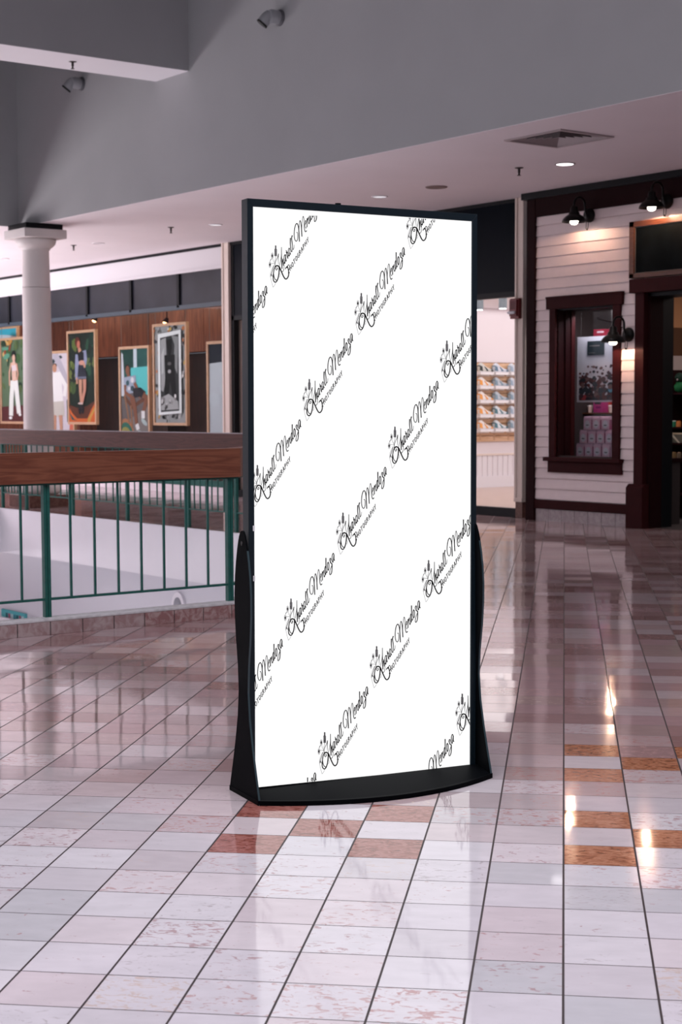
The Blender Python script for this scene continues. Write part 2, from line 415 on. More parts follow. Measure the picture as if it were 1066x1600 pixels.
rel(mb, 4.8, YN, 0).build('curb_top_edge', t, bevel=.003)
mb = MB(); n = int(L2 / .2105)
mb.prism([(0, .006), (L2, .006), (L2, .018), (0, .018)], lambda p, q: (a0.x + dq.x * p[0] + nq.x * p[1], a0.y + dq.y * p[0] + nq.y * p[1], q), 0, .078, CURB)
rel(mb, 4.8, YN, 0).build('curb_tile', t)

# ------------------------------------------------------------------ railings
def railing(root, P0, P1, posts, nbal, zr0, zr1, wood_m, foot=.094, foot_m=None):
    """P0->P1 line of the rail in plan; posts = distances along it; nbal balusters between posts"""
    P0 = Vector(P0); P1 = Vector(P1); d = (P1 - P0).normalized(); n = Vector((d.y, -d.x)); L = (P1 - P0).length
    bx, by = root.location.x, root.location.y
    def fn(p, z): q = P0 + d * p[0] + n * p[1]; return (q.x - bx, q.y - by, z)
    def sq(a, w, t): return [(a - w / 2, -t / 2), (a + w / 2, -t / 2), (a + w / 2, t / 2), (a - w / 2, t / 2)]
    mb = MB(); mb.prism([(0, -.045), (L, -.045), (L, .045), (0, .045)], fn, zr0, zr1, wood_m); mb.build('handrail', root, bevel=.008)
    mb = MB(); mb.prism([(0, -.012), (L, -.012), (L, .012), (0, .012)], fn, .198, .212, GREEN); mb.build('bottom_rail', root)
    mb = MB(); mb.prism([(0, -.016), (L, -.016), (L, .016), (0, .016)], fn, zr0 - .012, zr0, GREEN); mb.build('top_bar', root)
    for a in posts:
        mb = MB(); mb.prism(sq(a - .011, .018, .035), fn, foot, zr0 - .012, GREEN); mb.prism(sq(a + .011, .018, .035), fn, foot, zr0 - .012, GREEN)
        mb.prism(sq(a, .012, .022), fn, foot, zr0 - .012, GREEN)
        if foot_m: mb.prism(sq(a, .07, .07), fn, foot, foot + .006, foot_m)
        mb.build('post', root)
    for i in range(len(posts) - 1):
        for k in range(1, nbal + 1):
            a = posts[i] + (posts[i + 1] - posts[i]) * k / (nbal + 1)
            mb = MB(); mb.prism(sq(a, .0125, .0125), fn, .205, zr0 - .012, GREEN); mb.build('baluster', root)
YR = YN + .035
near = thing('near_railing', 'nearer wooden-topped railing with green metal bars behind the marble curb', 'railing', (4.8, YR, 0))
railing(near, (1.72, YR), (CXC - .02, YR), [1.75 - 1.72, 3.025 - 1.72, 4.30 - 1.72, 5.575 - 1.72], 7, .885, 1.064, RAILW, foot_m=CAPM)
m0 = a0 - nq * .05 + Vector((-.02, .0)); m1 = a1 - nq * .05 - dq * .1
railing(near, m0, m1, [L2 / 4, L2 / 2, L2 * 3 / 4, L2 - .2], 7, .885, 1.064, RAILW)
rear = thing('rear_railing', 'farther wooden-topped green railing across the floor opening', 'railing', (XR, 16, 0))
ry = [12.55, 13.07, 14.40, 15.36, 16.73, 18.10, 19.39, 20.05]
railing(rear, (XR + .045, 12.4), (XR + .045, YE + .02), [ry[0] - 12.4, 14.40 - 1.33 - 12.4, 14.40 - 12.4, 15.72 - 12.4 - .36, 16.73 - 12.4, 18.10 - 12.4, 19.39 - 12.4, YE - 12.4], 7, .862, 1.050, RAILW2, foot=.0)
wl = MB(); wl.box(XR - .003, XR + .093, 12.4, YE, 1.050, 1.058, mat('rail_top_highlight', (.45, .42, .45), .18)); rel(wl, XR, 16, 0).build('rail_highlight_strip', rear)  # pale strip paints the bright highlight along the rail top

# ------------------------------------------------------------------ ceilings and bulkheads
mb = MB()
VX0, VX1, VY0, VY1 = 10.43, 11.05, 10.50, 11.17     # hole for the air vent
e = .004
mb.box(XB, XS + .2, -4, VY0, ZS, ZS + e, SOFF); mb.box(XB, XS + .2, VY1, 34, ZS, ZS + e, SOFF)
mb.box(XB, VX0, VY0, VY1, ZS, ZS + e, SOFF); mb.box(VX1, XS + .2, VY0, VY1, ZS, ZS + e, SOFF)
mb.box(-5, XB, YE + .27, 34, ZS, ZS + e, SOFF)
struct(mb, 'ceiling', 'low pinkish white soffit over the walkway', 'ceiling')
mb = MB(); mb.box(XB, XB + .25, -4, YE + .27, ZS + .0045, 7.5, WALLP); struct(mb, 'wall_bulkhead', 'tall grey bulkhead wall above the walkway soffit', 'wall')
mb = MB(); mb.box(-5, XB, YE + .27, YE + .5, ZS + .0045, 6.02, WALLP); mb.box(-5, XB, YE + .32, YE + .5, 6.02, 7.5, DARKIN)
struct(mb, 'wall_far', 'grey bulkhead wall at the far left end of the atrium', 'wall')
mb = MB(); mb.box(-5, XB, 15.97, 16.70, ZL, 7.5, WALLP)
mb.box(-5, XB, 15.97, 16.70, ZL - .004, ZL, WHITE)  # underside coloured white to carry the light bounced from below
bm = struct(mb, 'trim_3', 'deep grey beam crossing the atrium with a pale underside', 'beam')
mb = MB(); mb.box(-5, XB + .2, -4, 22, 7.5, 7.6, WALLP); struct(mb, 'ceiling_upper', 'high ceiling above the atrium', 'ceiling')
mb = MB(); mb.box(-2.1, 5.1, -1.4, 5.8, 7.46, 7.5, mat('skylight_panel', (.9, .9, .95), .4, emit=(.95, .93, 1), estr=.3)); struct(mb, 'window_3', 'square skylight in the high ceiling', 'skylight')
mb = MB(); mb.box(-5.1, -5, -4, 34, -5, 7.6, WALLP); struct(mb, 'wall_left', 'plain wall on the far left side', 'wall')
mb = MB(); mb.box(-5, 14, -4.1, -4, 0, 7.6, WALLP); struct(mb, 'wall_back', 'plain wall behind the viewer', 'wall')

# ------------------------------------------------------------------ column
cxx, cyy = 10.0, 20.0
t = thing('round_column', 'round cream column with square capital at the far corner of the atrium', 'column', (cxx, cyy, 0))
mb = MB(); mb.lathe([(.205, .42), (.208, .60), (.205, .62), (.203, 1.22), (.190, 2.4), (.189, 2.95)], (0, 0, 0), (0, 0, 1), COLM, 40); mb.build('shaft', t)
mb = MB(); mb.lathe([(.186, 2.955), (.178, 3.45)], (0, 0, 0), (0, 0, 1), COLM, 40); mb.build('upper_shaft', t)
mb = MB(); mb.lathe([(.178, 3.45), (.190, 3.455), (.195, 3.475), (.205, 3.48), (.235, 3.50), (.262, 3.53), (.275, 3.565), (.268, 3.60), (.24, 3.60)], (0, 0, 0), (0, 0, 1), COLM, 40); mb.build('capital', t)
mb = MB(); mb.box(-.31, .31, -.31, .31, 3.60, 3.715, COLM); mb.build('abacus', t, bevel=.006)
mb = MB(); mb.box(-.27, .27, -.27, .27, 3.715, 3.788, NEAR_BLACK); mb.build('shadow_gap_plate', t)  # black plate put in for the dark of the gap above the abacus
mb = MB(); mb.lathe([(.23, .165), (.275, .19), (.29, .23), (.285, .28), (.25, .31), (.22, .33), (.235, .36), (.235, .385), (.21, .42)], (0, 0, 0), (0, 0, 1), COLM, 40); mb.build('column_base', t)
mb = MB(); mb.box(-.31, .31, -.31, .31, 0, .165, BROWNT); mb.build('plinth', t, bevel=.004)

# ------------------------------------------------------------------ wall of shopfronts (plane x = XS)
yP1, yP0 = 14.173, 14.03       # right pilaster
yQ1, yQ0 = 20.56, 20.37        # left pilaster
mb = MB()
BAND = mat('white_fascia_paint', (.68, .66, .69), .7)
mb.box(XS, XS + .12, yQ1, 33, 3.425, ZS, BAND); mb.box(XS - .015, XS, yQ1, 33, 3.425, 3.47, BAND)
mb.box(XS - .01, XS + .05, yP1, 33.5, ZS - .045, ZS - .002, NEAR_BLACK)
struct(mb, 'wall_front', 'white fascia band above the left shopfront windows', 'wall')
# cream pilasters
def pilaster(n, ya, yb, lab):
    mb = MB(); w = yb - ya
    mb.box(XS - .03, XS + .1, ya, yb, .19, ZS - .002, CREAM)
    mb.box(XS - .045, XS - .03, ya, ya + w * .22, .23, ZS - .002, CREAM); mb.box(XS - .045, XS - .03, yb - w * .22, yb, .23, ZS - .002, CREAM)
    mb.box(XS - .05, XS - .03, ya, yb, .19, .24, CREAM)
    mb.box(XS - .03, XS + .1, ya + .012, yb - .012, 0, .19, BROWNT)
    struct(mb, n, lab, 'pilaster', bevel=.004)
pilaster('trim_4', yP0, yP1, 'cream moulded pilaster carrying the red alarm beside the siding wall')
pilaster('trim_5', yQ0, yQ1, 'cream moulded pilaster between the poster shop and the black shopfront')
# shoe store front
w1 = thing('window_1', 'tall black-framed shoe store front with navy header panel', 'shop window', (XS, 17, 0)); w1['kind'] = 'structure'
def sub(mb, name, root, bevel=0.): return rel(mb, *root.location).build(name, root, bevel=bevel)
mb = MB(); mb.box(XS + .01, XS + .07, yP1, yQ0 - .06, 2.70, ZS - .04, NAVY); sub(mb, 'header_panel', w1)
mb = MB(); mb.box(XS - .0, XS + .08, yP1, yQ0, 2.635, 2.70, NEAR_BLACK); mb.box(XS, XS + .09, yQ0 - .07, yQ0, 0, ZS - .04, NEAR_BLACK)
mb.box(XS, XS + .09, 16.95, 17.02, .1, 2.64, NEAR_BLACK); sub(mb, 'window_frame', w1)
mb = MB(); mb.box(XS - .01, XS + .08, yP1, yQ0, 0, .105, NEAR_BLACK); sub(mb, 'kick_plate', w1)
mb = MB(); mb.box(XS + .04, XS + .046, yP1, yQ0 - .07, .105, 2.635, GLASS); sub(mb, 'glass_pane', w1)
# left poster shop front
w2 = thing('window_2', 'wide shop window with hanging posters under smoky transom panels', 'shop window', (XS, 25, 0)); w2['kind'] = 'structure'
my = [20.56, 21.886, 23.38, 24.872, 26.39, 27.915, 29.4, 30.9]
for i in range(len(my) - 1):
    mb = MB(); mb.box(XS + .03, XS + .06, my[i] + .03, my[i + 1] - .03, 2.93, 3.425, SMOKE); sub(mb, 'transom_panel', w2)
mb = MB()
for y in my[1:]: mb.box(XS, XS + .08, y - .035, y + .035, 2.90, 3.425, NEAR_BLACK)
mb.box(XS, XS + .08, yQ1, 31, 2.868, 2.935, mat('blue_grey_frame_metal', (.035, .055, .075), .4)); sub(mb, 'transom_frame', w2)
mb = MB(); mb.box(XS, XS + .09, yQ1, 31, .12, .215, GREEN); sub(mb, 'bottom_frame', w2)
mb = MB(); mb.box(XS - .01, XS + .09, yQ1, 31, 0, .12, WHITE); sub(mb, 'kick_plate', w2)
mb = MB(); mb.box(XS + .04, XS + .046, yQ1, 31, .215, 2.868, GLASS); sub(mb, 'glass_pane', w2)

# poster shop interior
XW = 15.0
mb = MB()
mb.box(XW, XW + .1, 20.4, 32, 2.30, 3.6, PANEL)
for i in range(20): mb.box(XW - .003, XW, 20.6 + i * .62, 20.606 + i * .62, 2.30, 3.6, DKMAR)
mb.box(XW - .012, XW, 20.4, 32, 2.285, 2.305, DKMAR)
mb.box(XW + .35, XW + .45, 20.4, 32, 0, 2.30, DPANEL)
mb.box(XW - .02, XW + .36, 24.9, 25.35, 0, 2.30, DPANEL); mb.box(XW - .02, XW + .36, 28.2, 32, 0, 2.30, PANEL)
mb.box(XW - .02, XW + .36, 22.3, 22.5, 0, 2.30, DPANEL)
struct(mb, 'wall_poster_shop', 'brown wood panelled back wall behind the hanging posters', 'wall')
mb = MB(); mb.box(XS + .1, XW + .4, 20.4, 32, 3.6, 3.7, DARKIN); struct(mb, 'ceiling_poster_shop', 'dark ceiling of the poster shop', 'ceiling')
mb = MB(); mb.box(XS + .1, XW + .4, 20.4, 32, -.05, .0, FLOORW); struct(mb, 'floor_poster_shop', 'wood floor of the poster shop', 'floor')
mb = MB(); mb.box(XS + .12, XW + .4, 20.0, 20.36, 0, 3.7, mat('beige_partition_paint', (.62, .48, .42), .7)); mb.box(XS + .1, XW + .5, 32, 32.1, 0, 3.7, DARKIN)
struct(mb, 'wall_partition', 'beige partition between the two shops', 'wall')

# spot lamps over the posters
def shop_spot(y, z, lab):
    t = thing('track_spot', lab, 'spotlight', (XW - .35, y, z), group='spotlights over the posters')
    mb = MB(); mb.cyl((.04, 0, .0), (.04, 0, 3.6 - z), .008, DKMAR, 8); mb.build('stem', t)
    mb = MB(); mb.lathe([(.03, .1), (.05, .04), (.055, 0)], (0, 0, 0), (.3, 0, .6), DKMAR, 16, caps=False); mb.build('shade', t)
    mb = MB(); mb.lathe([(.001, -.02), (.03, -.012), (.04, .0), (.03, .02), (.001, .03)], (0, 0, 0), (.3, 0, .6), BULBO, 16); mb.build('bulb', t)
    d = bpy.data.lights.new('spot_lamp', 'SPOT'); d.energy = 26; d.color = (1., .62, .36); d.spot_size = 2.4; d.spot_blend = .8; d.shadow_soft_size = .04
    o = bpy.data.objects.new('spot_lamp_light', d); COL.objects.link(o); o.parent = t; o.location = (-.05, 0, -.06); o.rotation_euler = (0, .75, 0)
p = at(147, 502, x=XW - .35); shop_spot(p[1], p[2], 'small glowing spotlight above the poster of a woman in shorts')
p = at(258, 505, x=XW - .35); shop_spot(p[1], p[2], 'small glowing spotlight at the top of the black and white poster')

# posters -------------------------------------------------------
SKIN = (.50, .27, .18); SKIN2 = (.20, .085, .05); DK = (.012, .018, .014)
def ell(cx, cy, rx, ry, n=14, rot=0.):
    return [(cx + rx * math.cos(2 * PI * i / n) * math.cos(rot) - ry * math.sin(2 * PI * i / n) * math.sin(rot),
             cy + (rx * math.cos(2 * PI * i / n) * math.sin(rot)) * .4 + ry * math.sin(2 * PI * i / n) * math.cos(rot)) for i in range(n)]
def limb(pts, w0, w1):
    out_l, out_r = [], []
    for i, (x, y) in enumerate(pts):
        a = pts[max(0, i - 1)]; b = pts[min(len(pts) - 1, i + 1)]
        dx, dy = (b[0] - a[0]), (b[1] - a[1]) * 2.; l = math.hypot(dx, dy) or 1
        ww = w0 + (w1 - w0) * i / (len(pts) - 1)
        out_l.append((x - dy / l * ww, y + dx / l * ww * .45)); out_r.append((x + dy / l * ww, y - dx / l * ww * .45))
    return out_l + out_r[::-1]
def poster(lab, yl, yr, zt, zb, art, x=13.876, group='framed posters hanging in the shop window'):
    t = thing('framed_poster', lab, 'poster', (x, (yl + yr) / 2, zb), group=group)
    w_, h_ = yl - yr, zt - zb; cy0 = (yl + yr) / 2
    mb = MB(); f = .045
    mb.box(-.03, .03, -w_ / 2, w_ / 2, h_ - f, h_, FRAMEW); mb.box(-.03, .03, -w_ / 2, w_ / 2, 0, f, FRAMEW)
    mb.box(-.03, .03, -w_ / 2, -w_ / 2 + f, f, h_ - f, FRAMEW); mb.box(-.03, .03, w_ / 2 - f, w_ / 2, f, h_ - f, FRAMEW)
    mb.build('picture_frame', t, bevel=.003)
    mb = MB(); mb.box(-.004, .02, -w_ / 2 + f * .9, w_ / 2 - f * .9, f * .9, h_ - f * .9, colm(*art[0]))
    iw, ih = w_ - 2 * f, h_ - 2 * f
    for k, (c, poly) in enumerate(art[1:]):
        xx = -.005 - .0004 * k
        poly = [(min(1, max(0, u)), min(1, max(0, v))) for u, v in poly]
        mb.add([(xx, iw / 2 - u * iw, f + ih - v * ih) for u, v in poly], [tuple(range(len(poly)))], colm(*c))
    mb.build('printed_picture', t)
    for s in (-1, 1):
        mb = MB(); mb.cyl((0, s * (w_ / 2 - .06), h_), (0, s * (w_ / 2 - .06), 3.58 - zb), .003, GREYINK, 6); mb.build('hanging_wire', t)
    return t
R = random.Random(3)
def blobs(n, cols, x0, x1, y0, y1, s0, s1, asp=.45):
    return [(R.choice(cols), ell(R.uniform(x0, x1), R.uniform(y0, y1), R.uniform(s0, s1), R.uniform(s0, s1) * asp, 7, R.uniform(0, 3))) for _ in range(n)]
gr = [(.03, .09, .03), (.05, .12, .04), (.015, .04, .02), (.09, .14, .05)]
def stripes(cy, cols, n=12):
    out = []
    for k, c in enumerate(cols):
        y0 = cy + k * .028
        top = [(i / n, y0 - .05 * math.sin(i / n * PI * 2.2)) for i in range(n + 1)]
        out.append((c, top + [(1, 1), (0, 1)]))
    return out
art_w_trousers = [(.10, .16, .09)] + blobs(26, gr, 0, 1, .0, .7, .06, .2) + blobs(9, [(.5, .25, .06), (.35, .04, .02), (.1, .3, .2), (.6, .4, .15)], 0, .45, .02, .22, .08, .16, .25) + \
    [((.10, .02, .02), [(0, .82), (1, .80), (1, 1), (0, 1)]),
     (DK, ell(.55, .19, .10, .06)), ((.62, .40, .30), ell(.55, .225, .065, .045)), ((.68, .45, .36), limb([(.50, .27), (.56, .33), (.55, .42), (.56, .50)], .10, .09)),
     ((.70, .60, .62), limb([(.56, .31), (.57, .38)], .11, .10)), ((.62, .36, .26), limb([(.45, .28), (.36, .40), (.36, .56)], .03, .025)), ((.62, .36, .26), limb([(.66, .29), (.72, .42), (.66, .52)], .03, .025)),
     ((.75, .78, .74), limb([(.50, .50), (.43, .72), (.40, .93)], .09, .085)), ((.78, .80, .77), limb([(.62, .50), (.68, .72), (.74, .90)], .09, .085)),
     ((.8, .8, .8), ell(.38, .955, .07, .018)), ((.8, .8, .8), ell(.78, .915, .06, .018))]
art_white = [(.62, .58, .64), ((.03, .05, .06), [(.0, .10), (.55, .02), (.62, .05), (.05, .15)]), ((.45, .43, .50), [(.2, .0), (.45, .0), (.9, .35), (.9, .45)]), ((.62, .16, .10), [(.86, .36), (1, .30), (1, 1), (.8, 1), (.92, .5)]),
     ((.03, .07, .08), [(.74, .55), (.85, .5), (.86, .8), (.75, .8)]), (DK, ell(.32, .14, .09, .03)), (SKIN, ell(.32, .17, .08, .05)),
     ((.80, .80, .80), limb([(.34, .22), (.36, .36), (.38, .56)], .20, .24)), ((.80, .80, .80), limb([(.5, .25), (.72, .38), (.66, .5)], .07, .06)),
     ((.55, .53, .48), limb([(.4, .56), (.42, .74)], .24, .25)), (SKIN, limb([(.3, .72), (.3, .9)], .07, .05)), (SKIN, limb([(.52, .72), (.54, .9)], .07, .05)), ((.8, .8, .8), ell(.3, .95, .07, .03)), ((.8, .8, .8), ell(.55, .95, .07, .03))]
art_shorts = [(.010, .018, .012)] + blobs(18, [(.09, .13, .03), (.14, .18, .05), (.05, .09, .03)], -.05, .28, .12, .7, .05, .16, .5) + blobs(12, [(.02, .07, .04), (.01, .03, .02)], .6, 1, .0, .5, .1, .2) + \
    blobs(7, [(.10, .14, .05)], .7, 1, .28, .42, .05, .12) + [((.10, .03, .015), [(0, .80), (.3, .84), (.7, .82), (1, .76), (1, 1), (0, 1)])] + \
    [((.55, .12, .03), [(0, .84), (.12, .90), (.3, .96), (.7, .96), (.85, .86), (1, .78), (1, 1), (0, 1)]), ((.03, .08, .08), [(.0, .89), (.2, .97), (.3, .985), (.1, .975)]), ((.50, .28, .06), [(.72, .96), (.86, .89), (1, .82), (1, .86), (.85, .95), (.8, 1), (.7, 1)]),
     ((.10, .02, .01), ell(.36, .10, .10, .055)), ((.45, .15, .10), ell(.40, .13, .06, .045)), (SKIN, limb([(.42, .17), (.46, .21)], .05, .06)),
     ((.24, .27, .40), limb([(.36, .24), (.33, .38), (.33, .52)], .08, .07)), ((.24, .27, .40), limb([(.62, .20), (.66, .30), (.62, .36)], .07, .06)), ((.008, .008, .012), limb([(.48, .22), (.50, .31)], .12, .11)), ((.55, .28, .22), ell(.52, .335, .11, .028)),
     ((.02, .022, .035), limb([(.52, .36), (.52, .49)], .13, .17)), ((.12, .14, .20), limb([(.52, .49), (.52, .515)], .17, .17)), (SKIN, limb([(.60, .34), (.64, .39)], .04, .03)), (SKIN, limb([(.32, .5), (.33, .57)], .03, .03)),
     (SKIN, limb([(.46, .52), (.46, .66), (.48, .78)], .065, .04)), ((.50, .24, .17), limb([(.62, .52), (.62, .64), (.50, .80)], .065, .04)),
     ((.015, .012, .015), ell(.43, .86, .06, .055)), ((.015, .012, .015), ell(.54, .86, .05, .05)), ((.5, .4, .38), ell(.46, .79, .10, .012))]
art_seated = [(.02, .09, .08), ((.01, .05, .04), [(.05, .0), (.48, .0), (.48, .22), (.05, .22)]), ((.5, .6, .66), [(.46, .0), (.58, .0), (.58, .6), (.46, .6)]), ((.10, .50, .50), [(.36, .20), (1, .19), (1, .50), (.6, .45), (.36, .3)]),
     ((.5, .55, .6), [(.02, .03), (.08, .05), (.14, .5), (.0, .5)]), ((.12, .11, .11), [(0, .52), (.5, .42), (1, .50), (1, 1), (0, 1)]), ((.20, .18, .17), [(.3, .75), (1, .6), (1, 1), (.3, 1)])] + \
    [((.35, .16, .08), ell(.14, 1.0, .36, .26, 20)), ((.03, .14, .10), ell(.14, 1.0, .32, .22, 20)), ((.30, .28, .08), ell(.14, 1.02, .26, .19, 20)),
     ((.12, .05, .03), limb([(.1, .50), (.4, .62), (.9, .52)], .05, .05)), ((.25, .13, .07), limb([(.12, .48), (.3, .8)], .025, .025)), ((.25, .13, .07), limb([(.35, .6), (.4, .85)], .025, .025)),
     ((.01, .01, .012), ell(.24, .19, .07, .03)), (SKIN2, ell(.25, .225, .075, .05)), (SKIN2, limb([(.27, .26), (.29, .30)], .05, .06)),
     ((.30, .36, .45), limb([(.32, .29), (.34, .38), (.36, .47)], .22, .22)), ((.04, .10, .12), ell(.25, .36, .06, .03)), ((.65, .65, .68), ell(.42, .33, .06, .03)), ((.04, .08, .10), ell(.42, .42, .07, .03)), ((.6, .62, .66), ell(.3, .42, .05, .02)),
     (SKIN2, limb([(.16, .38), (.16, .46), (.42, .52)], .05, .04)), (SKIN2, limb([(.5, .36), (.62, .45), (.7, .52)], .05, .04)), ((.015, .015, .02), limb([(.45, .47), (.7, .46), (.85, .50)], .12, .10)),
     (SKIN2, limb([(.4, .52), (.50, .62), (.56, .80)], .09, .05)), (SKIN2, limb([(.8, .49), (.93, .53), (.80, .68)], .09, .05)), ((.7, .72, .72), limb([(.80, .66), (.80, .74)], .06, .06)), ((.4, .5, .5), ell(.84, .78, .13, .03, 14, .6)), ((.7, .72, .72), limb([(.57, .80), (.62, .86)], .06, .06)), ((.45, .55, .56), ell(.70, .91, .13, .04, 14, .7))]
bw = [(.30, .32, .32)] + blobs(90, [(.02, .02, .02), (.6, .6, .58), (.45, .16, .06), (.5, .35, .1), (.3, .3, .3), (.05, .05, .05)], 0, 1, 0, 1, .03, .09, .35)
art_bw = bw + [((.72, .78, .78), [(.16, .08), (.90, .05), (.90, .90), (.16, .92)]), ((.03, .035, .035), [(.23, .12), (.83, .09), (.83, .875), (.23, .89)]),
     ((.30, .32, .32), [(.25, .14), (.42, .12), (.44, .5), (.32, .68), (.25, .66)]), ((.22, .24, .24), [(.6, .10), (.82, .12), (.78, .5), (.66, .4), (.7, .2)]), ((.42, .45, .45), [(.26, .30), (.36, .22), (.34, .48), (.27, .5)]),
     ((.006, .006, .006), limb([(.52, .14), (.54, .24), (.53, .30)], .10, .05)), ((.004, .004, .004), limb([(.54, .30), (.54, .42), (.55, .54)], .17, .16)), ((.10, .10, .10), ell(.53, .39, .06, .018)), ((.35, .36, .36), ell(.53, .47, .05, .02)),
     ((.004, .004, .004), limb([(.48, .52), (.44, .66), (.43, .76)], .09, .06)), ((.004, .004, .004), limb([(.62, .52), (.66, .64), (.68, .74)], .09, .06)),
     ((.35, .37, .37), [(.25, .74), (.5, .70), (.8, .78), (.82, .86), (.25, .87)])] + blobs(14, [(.05, .05, .05), (.5, .52, .52), (.2, .2, .2)], .28, .78, .74, .85, .03, .08, .4) + [((.75, .78, .78), ell(.72, .725, .03, .02))]
art_pale = [(.50, .58, .62), ((.015, .02, .03), [(0, 0), (1, 0), (1, .16), (0, .19)]), ((.30, .34, .38), [(.38, 0), (.42, 0), (.40, .17), (.36, .17)]), ((.015, .03, .04), ell(.92, .42, .10, .10)), ((.40, .25, .18), ell(.93, .52, .05, .02)),
     ((.1, .3, .32), [(.0, .97), (1, .96), (1, 1), (0, 1)])] + blobs(10, [(.52, .61, .65), (.47, .55, .60)], .1, .9, .25, .95, .05, .2)
P = 13.876
def yz(u, v): q = at(u, v, x=P); return q[1], q[2]
yl, zt = yz(.5, 529); poster('poster of a woman in white trousers, leftmost beside the column', yl, yl - 1.12, zt, 1.045, art_w_trousers)
yl2, zt2 = yz(107, 548); poster('poster of a person in a white top, half hidden behind the column', yl2 + 1.08 + .2, yl2 + .1, zt2 + .02, .72, art_white, x=14.05)
yl, zt = yz(106, 518); yr, _ = yz(150.5, 516); poster('poster of a woman in a blue jacket and shorts, right of the column', yl, yr, zt, 1.045, art_shorts)
yl, zt = yz(187, 542.5); yr, _ = yz(234.5, 540); poster('poster of a seated man in a patterned shirt', yl, yr, zt, .70, art_seated)
yl, zt = yz(240, 507); yr, _ = yz(293, 505); poster('black and white poster with a collage border', yl, yr, zt, 1.045, art_bw)
yl, zt = yz(324.5, 534); poster('pale grey poster with a dark top beside the cream pilaster', yl, yl - 1.1, zt, .70, art_pale)
art_sky = [(.05, .45, .62), ((.45, .55, .62), [(0, .5), (.5, .6), (1, .8), (1, 1), (0, 1)])]
yr, zt = yz(12, 508); poster('turquoise and grey poster above the leftmost poster', yr + 1.0, yr, 2.95, 2.66, art_sky, x=14.1)

# ------------------------------------------------------------------ shoe store interior
YW = 19.86
mb = MB(); mb.box(XS + .12, 22, YW, YW + .1, .19, 2.0 + .95, mat('pinkish_white_shop_wall', (.80, .74, .77), .7)); struct(mb, 'wall_shoe_store', 'bright pinkish white wall inside the shoe store', 'wall')
mb = MB()
mb.box(XS + .12, 22, YW - .02, YW, 0, .19, WHITE)
for i in range(64): mb.box(14.4 + i * .115, 14.4 + i * .115 + .085, YW - .012, YW, .19, .53, WHITE)
mb.box(XS + .12, 22, YW - .022, YW, .53, .56, CREAM)
struct(mb, 'baseboard_shoe_store', 'white ribbed panelling and baseboard under the shoe wall', 'baseboard')
mb = MB(); mb.box(22, 22.1, 14, 20, 0, 3.0, WHITE); mb.box(XS + .12, 22, 13.95, 14.02, 0, 3.0, WHITE); struct(mb, 'wall_shoe_store_side', 'white side walls of the shoe store', 'wall')
mb = MB(); mb.box(XS + .1, 22, 14.02, 20, 2.95, 3.05, WHITE); struct(mb, 'ceiling_shoe_store', 'white ceiling of the shoe store', 'ceiling')
mb = MB(); mb.box(XS + .1, 22, 14.02, 20, -.05, .001, FLOORW); struct(mb, 'floor_shoe_store', 'pale wood floor of the shoe store', 'floor')
t = thing('slatwall_panel', 'orange oak slatwall panel carrying rows of trainers', 'display panel', (18.2, YW - .03, .76))
mb = MB()
z = 0.
while z < 1.26:
    mb.box(-2.2, 2.2, 0, .02, z, z + .088, SLATW); mb.box(-2.2, 2.2, .008, .02, z + .088, z + .1, SLATG); z += .1
mb.build('slat_board', t)
for i in range(14):
    mb = MB(); mb.box(-1.9 + i * .315, -1.9 + i * .315 + .03, -.004, 0, .02, 1.24, FRAMEW); mb.build('upright_strip', t)

def make_shoe(c_body, c_accent, label):
    t = thing('trainer', label, 'shoe', group='trainers on the slatwall')
    W = .098
    def fn(p, y): return (p[0], y, p[1])
    mb = MB()
    sole = [(-.145, .012), (-.15, .0), (.13, 0.), (.155, .018), (.15, .03), (-.148, .036)]
    mb.prism(sole, fn, -W / 2, W / 2, colm(.78, .76, .78)); mb.build('sole', t, bevel=.006)
    up_ = [(-.146, .034), (-.15, .09), (-.138, .135), (-.10, .15), (-.06, .13), (-.02, .10), (.05, .075), (.11, .066), (.145, .05), (.15, .030)]
    mb = MB(); n = len(up_)
    half = [.036, .034, .030, .028, .030, .034, .040, .042, .034, .030]
    vs = [(x, -h, z) for (x, z), h in zip(up_, half)] + [(x, h, z) for (x, z), h in zip(up_, half)]
    fs = [tuple(range(n))[::-1], tuple(range(n, 2 * n))] + [(i, (i + 1) % n, n + (i + 1) % n, n + i) for i in range(n)]
    mb.add(vs, fs, colm(*c_body)); mb.build('upper', t, bevel=.010)
    for nm, pp in (('heel_panel', ((-.147, .05), (-.147, .115), (-.10, .10), (-.085, .04))), ('side_stripe', ((-.05, .10), (-.015, .085), (.04, .045), (.0, .04))), ('toe_panel', ((.10, .04), (.105, .064), (.14, .052), (.142, .035)))):
        mb = MB()
        mb.prism(list(pp), lambda p, y: (p[0], y, p[1]), -.0415, .0415, colm(*c_accent))
        mb.build(nm, t)
    mb = MB(); mb.box(-.055, .02, -.018, .018, .085, .094, colm(.85, .85, .85)); mb.v = [(x, y, z + .03 - (x + .055) * .48) for x, y, z in mb.v]; mb.build('laces', t)
    return t
def make_ledge():
    t = thing('shoe_ledge', 'clear shoe ledge', 'shelf'); mb = MB(); mb.box(-.15, .15, -.06, .07, -.008, 0, colm(.85, .80, .78)); mb.box(-.15, .15, .062, .07, -.03, 0, colm(.85, .80, .78)); mb.build('ledge_board', t, bevel=.002); return t
kinds = {'grey': ((.62, .62, .58), (.05, .06, .06)), 'orange': ((.82, .78, .76), (.85, .38, .10)), 'blue': ((.66, .70, .78), (.14, .22, .30)), 'slate': ((.50, .56, .62), (.24, .34, .42)), 'teal': ((.70, .76, .80), (.10, .22, .27)), 'pale': ((.62, .66, .72), (.34, .44, .55))}
protos = {}
rows = ['top', 'second', 'middle', 'fourth', 'bottom']
